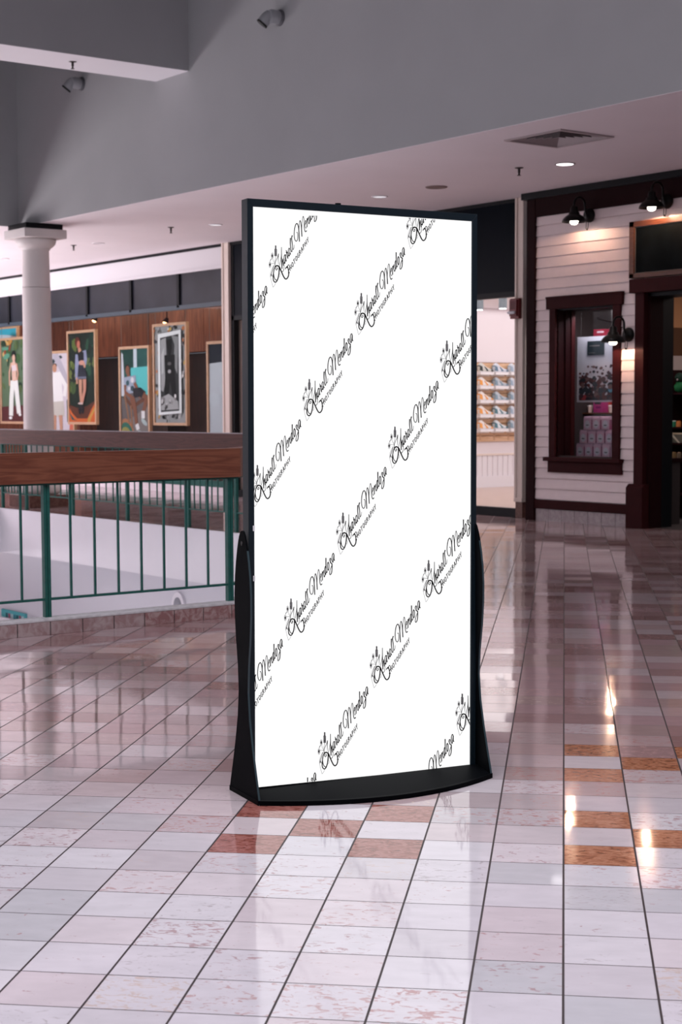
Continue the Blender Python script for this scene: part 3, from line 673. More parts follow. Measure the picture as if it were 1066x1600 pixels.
cols_name = ['beside the black display stand edge', 'in the middle column', 'nearest the cream pilaster']
grid = [['grey', 'blue', 'pale'], ['orange', 'slate', 'pale'], ['orange', 'slate', 'slate'], ['orange', 'teal', 'pale'], ['orange', 'teal', 'slate']]
cn = {'grey': 'grey and black', 'orange': 'white and orange', 'blue': 'pale blue', 'slate': 'slate blue', 'teal': 'dark teal and white', 'pale': 'pale blue-grey'}
ledge0 = None
for r_, zsh in enumerate([1.863, 1.632, 1.40, 1.165, .930]):
    for c_ in range(-1, 3):
        u = [734, 758.5, 782, 806][c_ + 1]
        x = at(u, 600, y=YW - .11)[0]
        if c_ == -1: k = grid[r_][0]; lab = None
        else: k = grid[r_][c_]
        if c_ == -1: continue
        lab = '%s trainer on the slatwall, %s row, %s' % (cn[k], rows[r_], cols_name[c_])
        if k not in protos: o = protos[k] = make_shoe(*kinds[k], lab)
        else: o = copy_tree(protos[k])
        o['label'] = lab; o.location = (x, YW - .11, zsh + .0005); o.scale = (1, 1, 1.25)
        if ledge0 is None: g = ledge0 = make_ledge()
        else: g = copy_tree(ledge0)
        g['label'] = 'ledge under the %s trainer, %s row, %s' % (cn[k], rows[r_], cols_name[c_]); g['group'] = 'ledges on the slatwall'
        g.location = (x, YW - .11, zsh)

# track light in the shoe store
def track_light(u, v, lab, y=17.5):
    p = at(u, v, y=y)
    t = thing('track_light', lab, 'ceiling light', (p[0], p[1], 2.95), group='grey track lights in the shoe store')
    G = mat('grey_track_metal', (.13, .17, .19), .5)
    mb = MB(); mb.box(-.03, .03, -.10, .10, -.04, 0, G); mb.build('mount', t)
    mb = MB(); mb.cyl((0, 0, -.04), (0, 0, p[2] - 2.95), .062, G, 20); mb.build('lamp_body', t)
    mb = MB(); mb.cyl((0, 0, p[2] - 2.95 - .008), (0, 0, p[2] - 2.95), .05, DLITE, 20); mb.build('lens', t)
track_light(786, 482, 'grey cylinder track light with glowing lens above the trainers')
track_light(749, 484, 'grey track light half hidden by the display stand edge')

# fire alarm on the pilaster
t = thing('fire_alarm', 'dark red fire alarm box with a white strobe on the cream pilaster', 'fire alarm', (XS - .05, 14.12, 2.48))
mb = MB(); mb.box(-.05, 0, -.075, .075, -.115, .125, REDP); mb.build('alarm_box', t, bevel=.006)
mb = MB(); mb.box(-.075, -.05, -.06, .06, -.085, .11, REDP)
for k in range(6): mb.box(-.079, -.075, -.045, .045, .0 + k * .016, .006 + k * .016, DKMAR)
mb.build('horn_cover', t, bevel=.008)
mb = MB(); mb.lathe([(.012, 0), (.018, .02), (.018, .10), (.012, .12)], (-.09, .07, -.045), (0, -1, 0), STROBE, 14); mb.build('strobe_lens', t)

# ------------------------------------------------------------------ siding wall (plane x = XC)
zsid0, zsid1 = .245, 3.515; NB = 27; hb = (zsid1 - zsid0) / NB
mb = MB()
win = (12.443, 13.335, .76, 2.44); door = (9.6, 12.0, 0, 2.54)
def clap(y0, y1, k):
    z0 = zsid0 + k * hb; z1 = z0 + hb
    poly = [(XC - .009, z1), (XC - .018, z0 + .010), (XC + .002, z0 + .009), (XC + .002, z0), (XC + .01, z0), (XC + .01, z1)]
    mb.prism(poly, lambda p, y: (p[0], y, p[1]), y0, y1, SIDING)
for k in range(NB):
    z0 = zsid0 + k * hb; z1 = z0 + hb
    segs = [(6.2, 13.675)]
    for (a, b, c, d) in (win, door):
        if z1 > c + .01 and z0 < d - .01:
            ns = []
            for s0, s1 in segs:
                if b <= s0 or a >= s1: ns.append((s0, s1)); continue
                if a > s0: ns.append((s0, a))
                if b < s1: ns.append((b, s1))
            segs = ns
    for s0, s1 in segs: clap(s0, s1, k)
mb.box(XC + .01, XC + .1, 6.2, door[0], 0, ZS, DARKIN); mb.box(XC + .01, XC + .1, door[1], win[0], 0, ZS, DARKIN); mb.box(XC + .01, XC + .1, win[1], 13.81, 0, ZS, DARKIN)
mb.box(XC + .01, XC + .1, win[0], win[1], 0, win[2], DARKIN); mb.box(XC + .01, XC + .1, win[0], win[1], win[3], ZS, DARKIN); mb.box(XC + .01, XC + .1, door[0], door[1], door[3], ZS, DARKIN)
struct(mb, 'wall_right', 'pale pink clapboard siding wall of the candy shop', 'wall')
mb = MB(); mb.box(XC - .04, XC + .16, 13.675, 13.815, 0, ZS - .08, DKMAR); mb.box(XC - .034, XC + .2, 13.78, 13.82, 0, ZS - .08, NEAR_BLACK)
struct(mb, 'trim_6', 'dark maroon corner board of the siding wall', 'trim', bevel=.003)
mb = MB(); mb.box(XC - .035, XC + .01, 6.2, 13.68, 3.505, 3.72, DKMAR); mb.box(XC - .07, XC + .16, 6.2, 13.88, 3.715, ZS - .001, NEAR_BLACK)
struct(mb, 'trim_7', 'black cornice and maroon frieze board above the siding', 'trim', bevel=.003)
mb = MB(); mb.box(XC - .03, XC + .01, 12.17, 13.68, .143, .245, MAROON); mb.box(XC - .03, XC + .01, 6.2, door[0], .143, .245, MAROON)
struct(mb, 'baseboard_right', 'maroon base board below the siding', 'baseboard', bevel=.003)
mb = MB(); mb.box(XC - .006, XC + .01, 12.17, 13.68, 0, .143, GROUT)
y = 13.67
while y > 12.2:
    mb.box(XC - .012, XC + .01, max(12.16, y - .2105 + .003), y - .003, 0, .138, BASET); y -= .2105
struct(mb, 'trim_8', 'grey-pink marble tiles at the foot of the siding wall', 'trim')
# window in the siding
w4 = thing('window_4', 'maroon framed display window in the siding wall', 'window', (XC, 12.89, .57)); w4['kind'] = 'structure'
wy0, wy1 = win[0], win[1]; xg = XC + .27
mb = MB(); mb.box(XC - .055, XC + .01, 12.30, 13.475, 2.435, 2.578, MAROON); mb.box(XC - .06, XC + .01, 12.295, 13.48, 2.555, 2.578, MAROON); sub(mb, 'head_casing', w4, .003)
mb = MB(); mb.box(XC - .045, XC + .01, wy1, 13.43, .73, 2.435, MAROON); sub(mb, 'side_casing', w4, .003)
mb = MB(); mb.box(XC - .045, XC + .01, 12.335, wy0, .73, 2.435, MAROON); sub(mb, 'side_casing', w4, .003)
mb = MB(); mb.box(XC - .085, xg, 12.29, 13.485, .70, .745, MAROON); sub(mb, 'sill', w4, .004)
mb = MB(); mb.box(XC - .045, XC + .01, 12.30, 13.445, .57, .70, MAROON); sub(mb, 'apron', w4, .003)
mb = MB(); mb.box(XC + .0, xg, wy1 - .012, wy1 + .02, .745, 2.43, DKMAR); mb.box(XC, xg, wy0 - .02, wy0 + .012, .745, 2.43, DKMAR); mb.box(XC, xg, wy0, wy1, 2.42, 2.45, NEAR_BLACK)
mb.box(XC + .10, XC + .13, wy1 - .03, wy1 - .01, .745, 2.42, DKMAR); mb.box(XC + .2, XC + .25, wy1 - .025, wy1 - .01, .745, 2.42, MAROON)
sub(mb, 'reveal', w4)
mb = MB(); mb.box(xg - .004, xg, wy0, wy1, .745, 2.43, GLASSD); sub(mb, 'glass_pane', w4)
# door opening
d1 = thing('door_1', 'maroon doorway of the candy shop with stepped pilaster', 'doorway', (XC, 11.2, 0)); d1['kind'] = 'structure'
mb = MB(); mb.box(XC - .07, XC + .01, 11.965, 12.095, .46, 2.541, MAROON); sub(mb, 'pilaster', d1, .004)
mb = MB(); mb.prism([(XC - .11, 0), (XC - .11, .44), (XC - .07, .48), (XC + .01, .48), (XC + .01, 0)], lambda p, y: (p[0], y, p[1]), 11.93, 12.165, MAROON); sub(mb, 'pilaster_base', d1, .003)
mb = MB(); mb.box(XC - .10, XC + .01, 9.4, 12.155, 2.541, 2.69, MAROON); sub(mb, 'head_board', d1, .004)
mb = MB(); mb.box(XC + .0, XC + .20, 11.93, 11.99, 0, 2.56, DKMAR); mb.box(XC + .2, XC + .37, 11.93, 12.0, 0, 2.56, NEAR_BLACK)
mb.box(XC - .0, XC + .37, door[0], 11.99, 2.50, 2.60, NEAR_BLACK); mb.box(XC, XC + .37, door[0] - .06, door[0], 0, 2.56, DKMAR); sub(mb, 'door_jamb', d1)
mb = MB(); mb.box(XC - .07, XC + .01, door[0] - .13, door[0], 0, 2.541, MAROON); sub(mb, 'pilaster', d1, .004)
# black board above the door
t = thing('chalkboard_sign', 'blank blackboard in an orange-brown wooden frame above the doorway', 'sign board', (XC - .06, 11.2, 2.70))
mb = MB(); yb0, yb1 = 10.15 - 11.2, 12.165 - 11.2; f = .07; zb_, zt_ = 0., 3.305 - 2.70
for b in ((yb0, yb1, zb_, zb_ + .05), (yb0, yb1, zt_ - .06, zt_), (yb0, yb0 + f, zb_, zt_), (yb1 - f, yb1, zb_, zt_)): mb.box(-.035, .06, *b, BOARDW)
mb.build('board_frame', t, bevel=.004)
mb = MB(); mb.box(-.012, .05, yb0 + f, yb1 - f, zb_ + .05, zt_ - .06, CHALK); mb.build('blackboard', t)
mb = MB()
for b in ((yb1 - f - .008, yb1 - f, .05, zt_ - .06), (yb0 + f, yb1 - f, .05, .056), (yb0 + f, yb1 - f, zt_ - .066, zt_ - .06)): mb.box(-.016, -.012, *b, GREYINK)
mb.build('inner_edge_line', t)

# candy shop interior
mb = MB(); mb.box(17.5, 17.6, 6, 13.8, 0, 3, TAN); mb.box(XC + .3, 17.6, 13.75, 13.85, 0, 3.0, DARKIN); mb.box(17.40, 17.5, 6, 13.8, 0, 1.7, DARKIN)
zq = [at(1060, v, y=13.74)[2] for v in (466, 512, 556, 640)]
mb.box(14.9, 17.5, 13.74, 13.75, zq[1], 3.0, TAN); mb.box(14.9, 17.5, 13.74, 13.75, zq[2], zq[1], colm(.09, .04, .02)); mb.box(14.9, 17.5, 13.74, 13.75, zq[3], zq[2], colm(.42, .34, .32))
struct(mb, 'wall_candy_shop', 'tan and dark walls inside the candy shop', 'wall')
mb = MB(); mb.box(XC + .1, 17.6, 6, 13.85, 3.0, 3.1, CEILIN); struct(mb, 'ceiling_candy_shop', 'grey ceiling of the candy shop', 'ceiling')
mb = MB(); mb.box(XC + .1, 17.6, 6, 13.85, -.05, .001, DARKIN); struct(mb, 'floor_candy_shop', 'dark floor of the candy shop', 'floor')
p = at(919.5, 512, x=14.45)
t = thing('reflection_globe', 'small round glowing globe added for a reflection high behind the window poster', 'ceiling light', p)  # added glowing globe and hanger, standing for a likely reflection
mb = MB(); mb.lathe([(.001, -.016), (.022, -.010), (.030, 0), (.022, .010), (.001, .014)], (0, 0, 0), (0, 0, 1), DLITE, 20); mb.build('glint_globe', t)
mb = MB(); mb.cyl((0, 0, .012), (0, 0, 3.0 - p[2]), .002, INK, 6); mb.build('added_cord', t)
t = thing('curved_ceiling_cable', 'dark cable sagging across the candy shop ceiling', 'cable', (14.6, 13, 2.9))
pts = [at(u, v, x=14.3) for u, v in ((898, 487), (911, 489), (925, 493), (938, 499), (950, 502), (966, 503))]
mb = MB(); mb.tube(pts, .008, DKMAR, 8); rel(mb, 14.6, 13, 2.9).build('cable', t)

# display table inside window
mb = MB(); mb.box(xg + .02, xg + .52, wy0 - .3, wy1 + .3, .70, .742, DKMAR); mb.box(xg + .04, xg + .5, wy0 - .28, wy1 + .28, 0, .70, DARKIN)
tag(mb.build('display_counter'), 'dark counter under the pink boxes behind the window', 'counter')
# pink boxes
def make_box():
    t = thing('gift_box', '', 'box', group='pale pink gift boxes in the shop window')
    mb = MB(); w_, h_, d_ = .118, .148, .10
    mb.box(-d_ / 2, d_ / 2, -w_ / 2, w_ / 2, 0, h_ - .022, PINKB); 
    for s in (-1, 1): mb.box(-d_ / 2 + .004, d_ / 2 - .004, s * (w_ / 2), s * (w_ / 2 + .0012), .004, h_ - .03, PINKS)
    mb.build('carton', t, bevel=.003)
    mb = MB(); mb.prism([(-d_ / 2, 0), (-d_ / 2 + .012, .026), (d_ / 2, .030), (d_ / 2, 0)], lambda p, y: (p[0], y, p[1] + h_ - .022), -w_ / 2, w_ / 2, PINKB); mb.build('lid_flap', t)
    mb = MB(); mb.add([(-d_ / 2 - .0012, y, z + .062) for y, z in [(.042 * math.cos(a * PI / 10), .048 * math.sin(a * PI / 10)) for a in range(20)]], [tuple(range(20))[::-1]], BLUEL)
    mb.box(-d_ / 2 - .0024, -d_ / 2 - .0012, -.022, .022, .048, .058, INK); mb.build('round_label', t)
    return t
b0 = None
XBX = 13.66
rowdef = [(.743, [(906.6, 'leftmost'), (919.8, 'second'), (933.5, 'third'), (947, 'fourth'), (960.5, 'rightmost')], 'bottom'),
          (.743 + .156, [(911.5, 'leftmost'), (924.8, 'second'), (938.2, 'third'), (952, 'rightmost')], 'middle'),
          (.743 + .312, [(918, 'left'), (931.5, 'middle'), (946, 'right')], 'top')]
for z0, lst, rn in rowdef:
    for u, ln_ in lst:
        y = at(u, 690, x=XBX)[1]
        if b0 is None: o = b0 = make_box()
        else: o = copy_tree(b0)
        o['label'] = 'pale pink gift box, %s in the %s row of the window pyramid' % (ln_, rn)
        o.location = (XBX + .05 - .002 * (z0 > 1), y, z0)
        if rn != 'top' and ln_ == 'rightmost': pass
# stand with magenta box, cups and red shelf
XK = 14.05
t = thing('display_shelf', 'dark shelf with a red back behind the pink boxes', 'shelf', (XK, 13.0, 0))
p0 = at(906, 650, x=XK); p1 = at(962, 650, x=XK)
mb = MB(); mb.box(0, .2, p1[1] - 13.1, p0[1] - 13, 1.235, 1.25, BOARDW); mb.build('shelf_board', t)
mb = MB(); mb.box(.19, .2, p1[1] - 13.1, p0[1] - 13, 1.25, 1.50, colm(.45, .03, .02)); mb.build('red_back_board', t)
for s in (0, 1): mb = MB(); mb.box(.02, .18, (p1[1] - 13.1, p0[1] - 13 - .02)[s], (p1[1] - 13.08, p0[1] - 13)[s], 0, 1.235, DKMAR); mb.build('side_board', t)
cup0 = None
for u, nm in ((912, 'leftmost'), (922.5, 'second from the left'), (955, 'rightmost')):
    y = at(u, 636, x=XK + .08)[1]
    if cup0 is None:
        cup0 = thing('paper_cup', '', 'cup', group='cups on the red shelf'); mb = MB(); mb.lathe([(.022, 0), (.030, .075)], (0, 0, 0), (0, 0, 1), colm(.75, .55, .48), 16); mb.build('cup_body', cup0)
        mb = MB(); mb.lathe([(.032, .075), (.032, .083), (.02, .09)], (0, 0, 0), (0, 0, 1), colm(.8, .7, .66), 16); mb.build('cup_lid', cup0); o = cup0
    else: o = copy_tree(cup0)
    o['label'] = 'small pale cup, %s on the red shelf below the window poster' % nm; o.location = (XK + .08, y, 1.251)
y = at(933.5, 640, x=XK - .0)[1]
t = thing('magenta_box', 'magenta carton with dark print below the window poster', 'box', (XK + .06, y, 1.251))
mb = MB(); mb.box(-.05, .05, -.075, .075, 0, .20, MAGENTA); mb.build('carton', t, bevel=.003)
mb = MB(); mb.box(-.052, -.05, -.045, .05, .10, .155, INK); mb.box(-.052, -.05, -.045, .03, .05, .075, colm(.2, .0, .1)); mb.build('dark_print', t)
# hanging window poster
xp = 13.60
yl, zt = at(902.6, 527, x=xp)[1:]; yr, zb = at(961, 628, x=xp)[1:]
t = thing('window_poster', 'grey-white poster of scattered dark beads hanging behind the window glass', 'poster', (xp, (yl + yr) / 2, zb))
w_ = yl - yr; h_ = zt - zb
PW = colm(.60, .63, .70)
mb = MB(); mb.box(0, .006, -w_ / 2, w_ / 2, 0, h_, PW)
mb.build('poster_sheet', t)
Rb = random.Random(11); mb = MB(); kk = 0
bc = [(.035, .025, .035), (.06, .035, .045), (.02, .028, .035), (.09, .05, .055), (.10, .03, .03), (.03, .04, .05), (.16, .10, .10)]
for i in range(230):
    q = Rb.random(); v = 1 - .55 * (q ** 1.9) if i > 60 else 1 - .38 * q
    uu = Rb.uniform(.06, .94); v = min(.965, v); rr = Rb.uniform(.018, .05) * (1.6 if v > .62 else .9)
    if v + rr * .6 > .975: v = .975 - rr * .6
    uu = min(.95 - rr, max(.05 + rr, uu)); kk += 1
    c = Rb.choice(bc) if Rb.random() > .07 else Rb.choice([(.10, .30, .42), (.40, .36, .42), (.3, .05, .06), (.45, .40, .45)])
    mb.add([(-.0006 - kk * .00001, w_ / 2 - (uu + rr * math.cos(a * PI / 5)) * w_, h_ - (v + rr * .58 * math.sin(a * PI / 5)) * h_) for a in range(10)], [tuple(range(10))], colm(*c))
mb.build('printed_beads', t)
mb = MB(); mb.box(-.003, 0, w_ / 2 - .72 * w_, w_ / 2 - .27 * w_, h_ * .715, h_ * .93, colm(.02, .035, .045)); mb.box(-.004, -.003, w_ / 2 - .60 * w_, w_ / 2 - .33 * w_, h_ * .85, h_ * .865, GREYINK)
mb.box(-.004, -.003, w_ / 2 - .47 * w_, w_ / 2 - .31 * w_, h_ * .745, h_ * .752, GREYINK); mb.build('dark_title_panel', t)
for s in (-1, 1): mb = MB(); mb.cyl((0, s * w_ * .4, h_), (0, s * w_ * .4, 3.0 - zb), .0012, INK, 6); mb.build('hanging_wire', t)
p = at(942, 521, x=14.1)
t = thing('red_box', 'shiny dark red box above the window poster', 'box', (14.1, p[1], p[2] - .04))
mb = MB(); mb.box(-.06, .06, -.08, .10, 0, .09, colm(.32, .02, .05, .25)); mb.build('carton', t, bevel=.01)
mb = MB(); mb.box(-.062, -.06, -.075, .03, .045, .065, colm(.7, .6, .68)); mb.build('white_band', t)
mb = MB(); mb.box(14.02, 14.25, 12.85, 13.45, p[2] - .06, p[2] - .041, DKMAR); mb.box(14.26, 14.32, 12.85, 13.45, 0, p[2] - .041, DKMAR)
tag(mb.build('tall_rack'), 'tall dark rack holding the shiny red box', 'shelf')

# goods seen through the doorway
XG = 14.6
t = thing('goods_rack', 'dark wooden rack of goods seen through the doorway', 'shelf', (XG, 12.0, 0))
gy1 = at(1044, 640, x=XG)[1] - 12; gy0 = at(1084, 640, x=XG)[1] - 12
for z in (at(1060, 611, x=XG)[2] - .02, at(1060, 667, x=XG)[2], at(1060, 692, x=XG)[2], at(1060, 712, x=XG)[2] - .03, .30):
    mb = MB(); mb.box(-.05, .3, gy0, gy1, z - .02, z, DKMAR); mb.build('shelf_board', t)
mb = MB(); mb.box(-.05, .3, gy1, gy1 + .03, 0, 1.75, DKMAR); mb.build('side_board', t)
mb = MB(); mb.box(.31, .33, gy0, gy1, 0, 1.75, DARKIN); mb.build('back_board', t)
zz = at(1060, 611, x=XG)[2] - .0195
pb = at(1056, 600, x=XG)
t = thing('green_toy', 'green and black plush figure on the top shelf inside the doorway', 'toy', (XG + .07, pb[1], zz))
mb = MB(); mb.lathe([(.02, 0), (.06, .03), (.065, .08), (.04, .12), (.02, .13)], (0, 0, 0), (0, 0, 1), colm(.01, .10, .03), 16); mb.build('body', t)
mb = MB(); mb.lathe([(.02, .12), (.05, .14), (.06, .18), (.04, .22), (.01, .235)], (0, 0, 0), (0, 0, 1), colm(.006, .02, .012), 16); mb.build('head', t)
mb = MB(); mb.lathe([(.001, 0), (.012, .006), (.001, .012)], (-.06, -.02, .15), (-1, 0, 0), colm(.8, .6, .6), 10); mb.build('nose', t)
def jar(u, v, c1, c2, lab, r=.03, h=.07):
    p = at(u, v, x=XG - .0)
    zs = min([z for z in shelf_z if True], key=lambda q: abs(q - (p[2] - h / 2)))
    t = thing('small_jar', lab, 'jar', (XG + .02, p[1], zs + .0005), group='jars on the doorway rack')
    mb = MB(); mb.lathe([(r, 0), (r, h * .8), (r * .7, h * .9)], (0, 0, 0), (0, 0, 1), c1, 14); mb.build('jar_body', t)
    mb = MB(); mb.lathe([(r * .75, h * .9), (r * .75, h), (r * .5, h * 1.02)], (0, 0, 0), (0, 0, 1), c2, 14); mb.build('jar_lid', t)
shelf_z = [at(1060, 667, x=XG)[2], at(1060, 692, x=XG)[2], at(1060, 712, x=XG)[2] - .03]
jar(1052, 657, colm(.02, .14, .07), colm(.9, .8, .75), 'green jar with a white lid on the doorway rack')
jar(1059, 660, colm(.40, .12, .03), colm(.35, .10, .03), 'orange jar on the doorway rack')
jar(1052, 712, colm(.20, .12, .05), colm(.35, .18, .07), 'brown jar with a tan lid, lower on the doorway rack')
jar(1060, 723, colm(.12, .08, .05), colm(.30, .16, .10), 'dark jar with a reddish lid, lowest on the doorway rack')
p = at(1055, 682, x=XG)
t = thing('striped_package', 'cream and dark striped package on the doorway rack', 'package', (XG + .02, p[1] - .03, shelf_z[1] + .0005))
mb = MB(); mb.box(-.03, .03, -.12, .09, 0, .12, colm(.10, .09, .07)); mb.build('carton', t, bevel=.004)
mb = MB(); mb.box(-.032, -.03, -.12, .09, .10, .12, colm(.5, .38, .25)); mb.add([(-.032, .08, .09), (-.032, .05, .10), (-.032, -.06, .0), (-.032, -.03, .0)], [(0, 1, 2, 3)], colm(.5, .42, .32)); mb.build('stripe', t)

# ------------------------------------------------------------------ gooseneck lamps
def gooseneck(y, z, xw, lab, first=None, power=7.):
    if first is None:
        t = thing('gooseneck_lamp', lab, 'wall lamp', (xw, y, z), group='black gooseneck lamps on the siding wall')
        mb = MB(); mb.lathe([(.060, 0), (.060, .010), (.052, .028), (.028, .042), (.010, .046)], (0, 0, 0), (-1, 0, 0), GOOSE, 28); mb.build('wall_mount', t)
        pts = [(-.04, 0, 0), (-.06, 0, .05)]
        for i in range(13):
            a = PI * i / 12; pts.append((-.125 + .065 * math.cos(a), 0, .085 + .06 * math.sin(a)))
        pts += [(-.19, 0, .075), (-.19, 0, .055)]
        mb = MB(); mb.tube(pts, .0095, GOOSE, 10); mb.build('arm', t)
        mb = MB(); mb.lathe([(.022, .03), (.030, .02), (.034, -.015), (.045, -.022), (.047, -.038), (.058, -.045), (.078, -.058), (.095, -.078), (.102, -.098), (.103, -.104), (.099, -.104), (.090, -.082), (.070, -.063), (.05, -.052), (.02, -.048)], (-.19, 0, .035), (0, 0, 1), GOOSE, 32, caps=True); mb.build('lamp_shade', t)
        mb = MB(); mb.lathe([(.001, -.127), (.020, -.123), (.032, -.112), (.036, -.096), (.028, -.075), (.016, -.058)], (-.19, 0, .035), (0, 0, 1), BULB, 20); mb.build('bulb', t)
        mb = MB(); mb.tube([(-.03, -.012, -.05), (-.035, -.012, -.11), (-.035, .012, -.115), (-.03, .012, -.05)], .003, GOOSE, 8); mb.cyl((-.035, .0, -.125), (-.035, 0, -.11), .008, GOOSE, 8); mb.build('hook', t)
    else:
        t = copy_tree(first); t.location = (xw, y, z); t['label'] = lab
    t.scale = (1.3, 1.3, 1.3)
    d = bpy.data.lights.new('gooseneck_bulb', 'SPOT'); d.energy = power * 5.; d.color = (1., .60, .38); d.spot_size = math.radians(172); d.spot_blend = .1; d.shadow_soft_size = .03
    o = bpy.data.objects.new('gooseneck_bulb_light', d); COL.objects.link(o); o.parent = t; o.location = (-.19, 0, -.080)
    return t
g1 = gooseneck(12.822, 3.443, XC - .02, 'black gooseneck lamp above the display window')
g2 = gooseneck(11.69, 3.482, XC - .02, 'black gooseneck lamp above the blackboard', g1, 7.)
g3 = gooseneck(12.222, 2.102, XC - .02, 'black gooseneck lamp low between window and doorway', g1, 5.)

# ------------------------------------------------------------------ ceiling fittings
t = thing('ceiling_vent', 'square grey air vent in the pinkish soffit', 'vent', ((VX0 + VX1) / 2, (VY0 + VY1) / 2, ZS))
hx_, hy_ = (VX1 - VX0) / 2, (VY1 - VY0) / 2
mb = MB()
for a, b, c, d in ((-hx_ - .035, hx_ + .035, -hy_ - .035, -hy_), (-hx_ - .035, hx_ + .035, hy_, hy_ + .035), (-hx_ - .035, -hx_, -hy_, hy_), (hx_, hx_ + .035, -hy_, hy_)): mb.box(a, b, c, d, -.014, .0, VENTM)
mb.build('vent_frame', t, bevel=.003)
mb = MB(); mb.box(-hx_, hx_, -hy_, hy_, .11, .12, VENTD)
for a, b, c, d in ((-hx_ - .01, hx_ + .01, -hy_ - .01, -hy_), (-hx_ - .01, hx_ + .01, hy_, hy_ + .01), (-hx_ - .01, -hx_, -hy_, hy_), (hx_, hx_ + .01, -hy_, hy_)): mb.box(a, b, c, d, .005, .12, VENTD)
mb.build('dark_duct', t)
for k in range(6):
    f0 = 1 - k * .17; f1 = f0 - .13; mb = MB()
    vs = [(sx * hx_ * f, sy * hy_ * f, z) for f, z in ((f0, -.004), (f1, .045)) for sx, sy in ((-1, -1), (1, -1), (1, 1), (-1, 1))]
    vs += [(x, y, z + .004) for x, y, z in vs]
    fs = []
    for i in range(4):
        j = (i + 1) % 4; fs += [(i, j, 4 + j, 4 + i), (8 + i, 12 + i, 12 + j, 8 + j), (i, 8 + i, 8 + j, j), (4 + i, 4 + j, 12 + j, 12 + i)]
    mb.add(vs, [f for f in fs if not (min(f) >= 8)], VENTM); mb.add(vs, [f for f in fs if min(f) >= 8], VENTD); mb.build('louvre_ring', t)
def downlight(x, y, r, m, lab, power=0, zc=ZS):
    t = thing('recessed_downlight', lab, 'ceiling light', (x, y, zc), group='recessed ceiling lights')
    mb = MB(); mb.lathe([(r * 1.12, 0), (r * 1.12, -.006), (r * .95, -.010), (r * .93, -.004)], (0, 0, 0), (0, 0, 1), VENTM if m is DLITE else WHITE, 28, caps=False); mb.build('trim_ring', t)
    mb = MB(); mb.lathe([(r * .93, -.005), (r * .93, -.001)], (0, 0, 0), (0, 0, 1), m, 28); mb.build('lens', t)
    if power:
        d = bpy.data.lights.new('downlight_lamp', 'SPOT'); d.energy = power; d.color = (1., .9, .9); d.spot_size = 2.0; d.spot_blend = .5; d.shadow_soft_size = r
        o = bpy.data.objects.new('downlight_lamp_light', d); COL.objects.link(o); o.parent = t; o.location = (0, 0, -.03)
downlight(11.911, 11.926, .095, DLITE, 'brightly glowing round downlight behind the square vent', 30)
downlight(11.95, 15.01, .085, DDIM, 'round white downlight above the right half of the display stand')
downlight(11.95, 18.56, .085, DDIM, 'round white downlight left of the display stand top')
downlight(11.84, 21.62, .085, WHITE, 'faint round ceiling light nearest the far sprinkler')
q = at(5, 404, z=ZS); downlight(q[0], q[1], .085, WHITE, 'faint round ceiling light at the far left edge beyond the column')
mb = MB(); mb.lathe([(.125, 0), (.125, -.006), (.118, -.010)], (0, 0, 0), (0, 0, 1), TAUPE, 32); tag(mb.build('round_ceiling_speaker', loc=(11.96, 13.997, ZS)), 'flat taupe round speaker in the soffit', 'speaker')
SPR = mat('dark_bronze_sprinkler', (.03, .02, .02), .4)
s0 = None
for (x, y, z, lab) in ((11.71, 12.39, ZS, 'dark sprinkler head beside the glowing downlight'), (11.62, 19.17, ZS, 'dark sprinkler head in the soffit midway to the column'), (11.67, 22.08, ZS, 'dark sprinkler head in the bright soffit nearest the column'), (8.64, 16.30, ZL, 'dark sprinkler head under the atrium beam')):
    if s0 is None:
        s0 = thing('sprinkler_head', lab, 'sprinkler', group='ceiling sprinklers'); o = s0
        mb = MB(); mb.lathe([(.045, 0), (.045, -.005), (.02, -.012)], (0, 0, 0), (0, 0, 1), SPR, 16); mb.build('escutcheon', s0)
        mb = MB(); mb.lathe([(.014, -.01), (.014, -.05), (.010, -.055), (.010, -.075), (.022, -.078), (.022, -.082)], (0, 0, 0), (0, 0, 1), SPR, 12); mb.build('nozzle', s0)
    else: o = copy_tree(s0)
    o.location = (x, y, z); o['label'] = lab
o.rotation_euler.z = .5
# wall spotlights on the bulkhead
def wall_spot(u, v, lab, first=None):
    p = at(u, v, x=XB)
    if first is None:
        t = thing('wall_spotlight', lab, 'spotlight', (XB, p[1], p[2]), group='grey spotlights on the bulkhead')
        mb = MB(); mb.lathe([(.10, 0), (.10, .02), (.085, .035)], (0, 0, 0), (-1, 0, 0), mat('dark_mount_ring', (.10, .10, .115), .4), 28); mb.build('mount_ring', t)
        mb = MB(); mb.lathe([(.08, .035), (.085, .06), (.085, .14), (.07, .17)], (0, 0, 0), (-1, 0, 0), SPOTP, 28); mb.build('housing', t)
        mb = MB(); mb.lathe([(.055, -.03), (.07, .02), (.075, .09), (.072, .125)], (-.15, .03, .02), (-.5, .38, -.78), SPOTP, 24); mb.build('lamp_head', t)
        mb = MB(); mb.lathe([(.074, .122), (.076, .145), (.066, .147)], (-.15, .03, .02), (-.5, .38, -.78), INK, 24); mb.build('lamp_front', t)
    else: t = copy_tree(first); t.location = (XB, p[1], p[2]); t['label'] = lab
    t.scale = (.85, .85, .85)
    return t
s1 = wall_spot(438, 28, 'grey wall spotlight high on the bulkhead right of the beam')
wall_spot(128, 131, 'grey wall spotlight on the bulkhead behind the beam', s1)

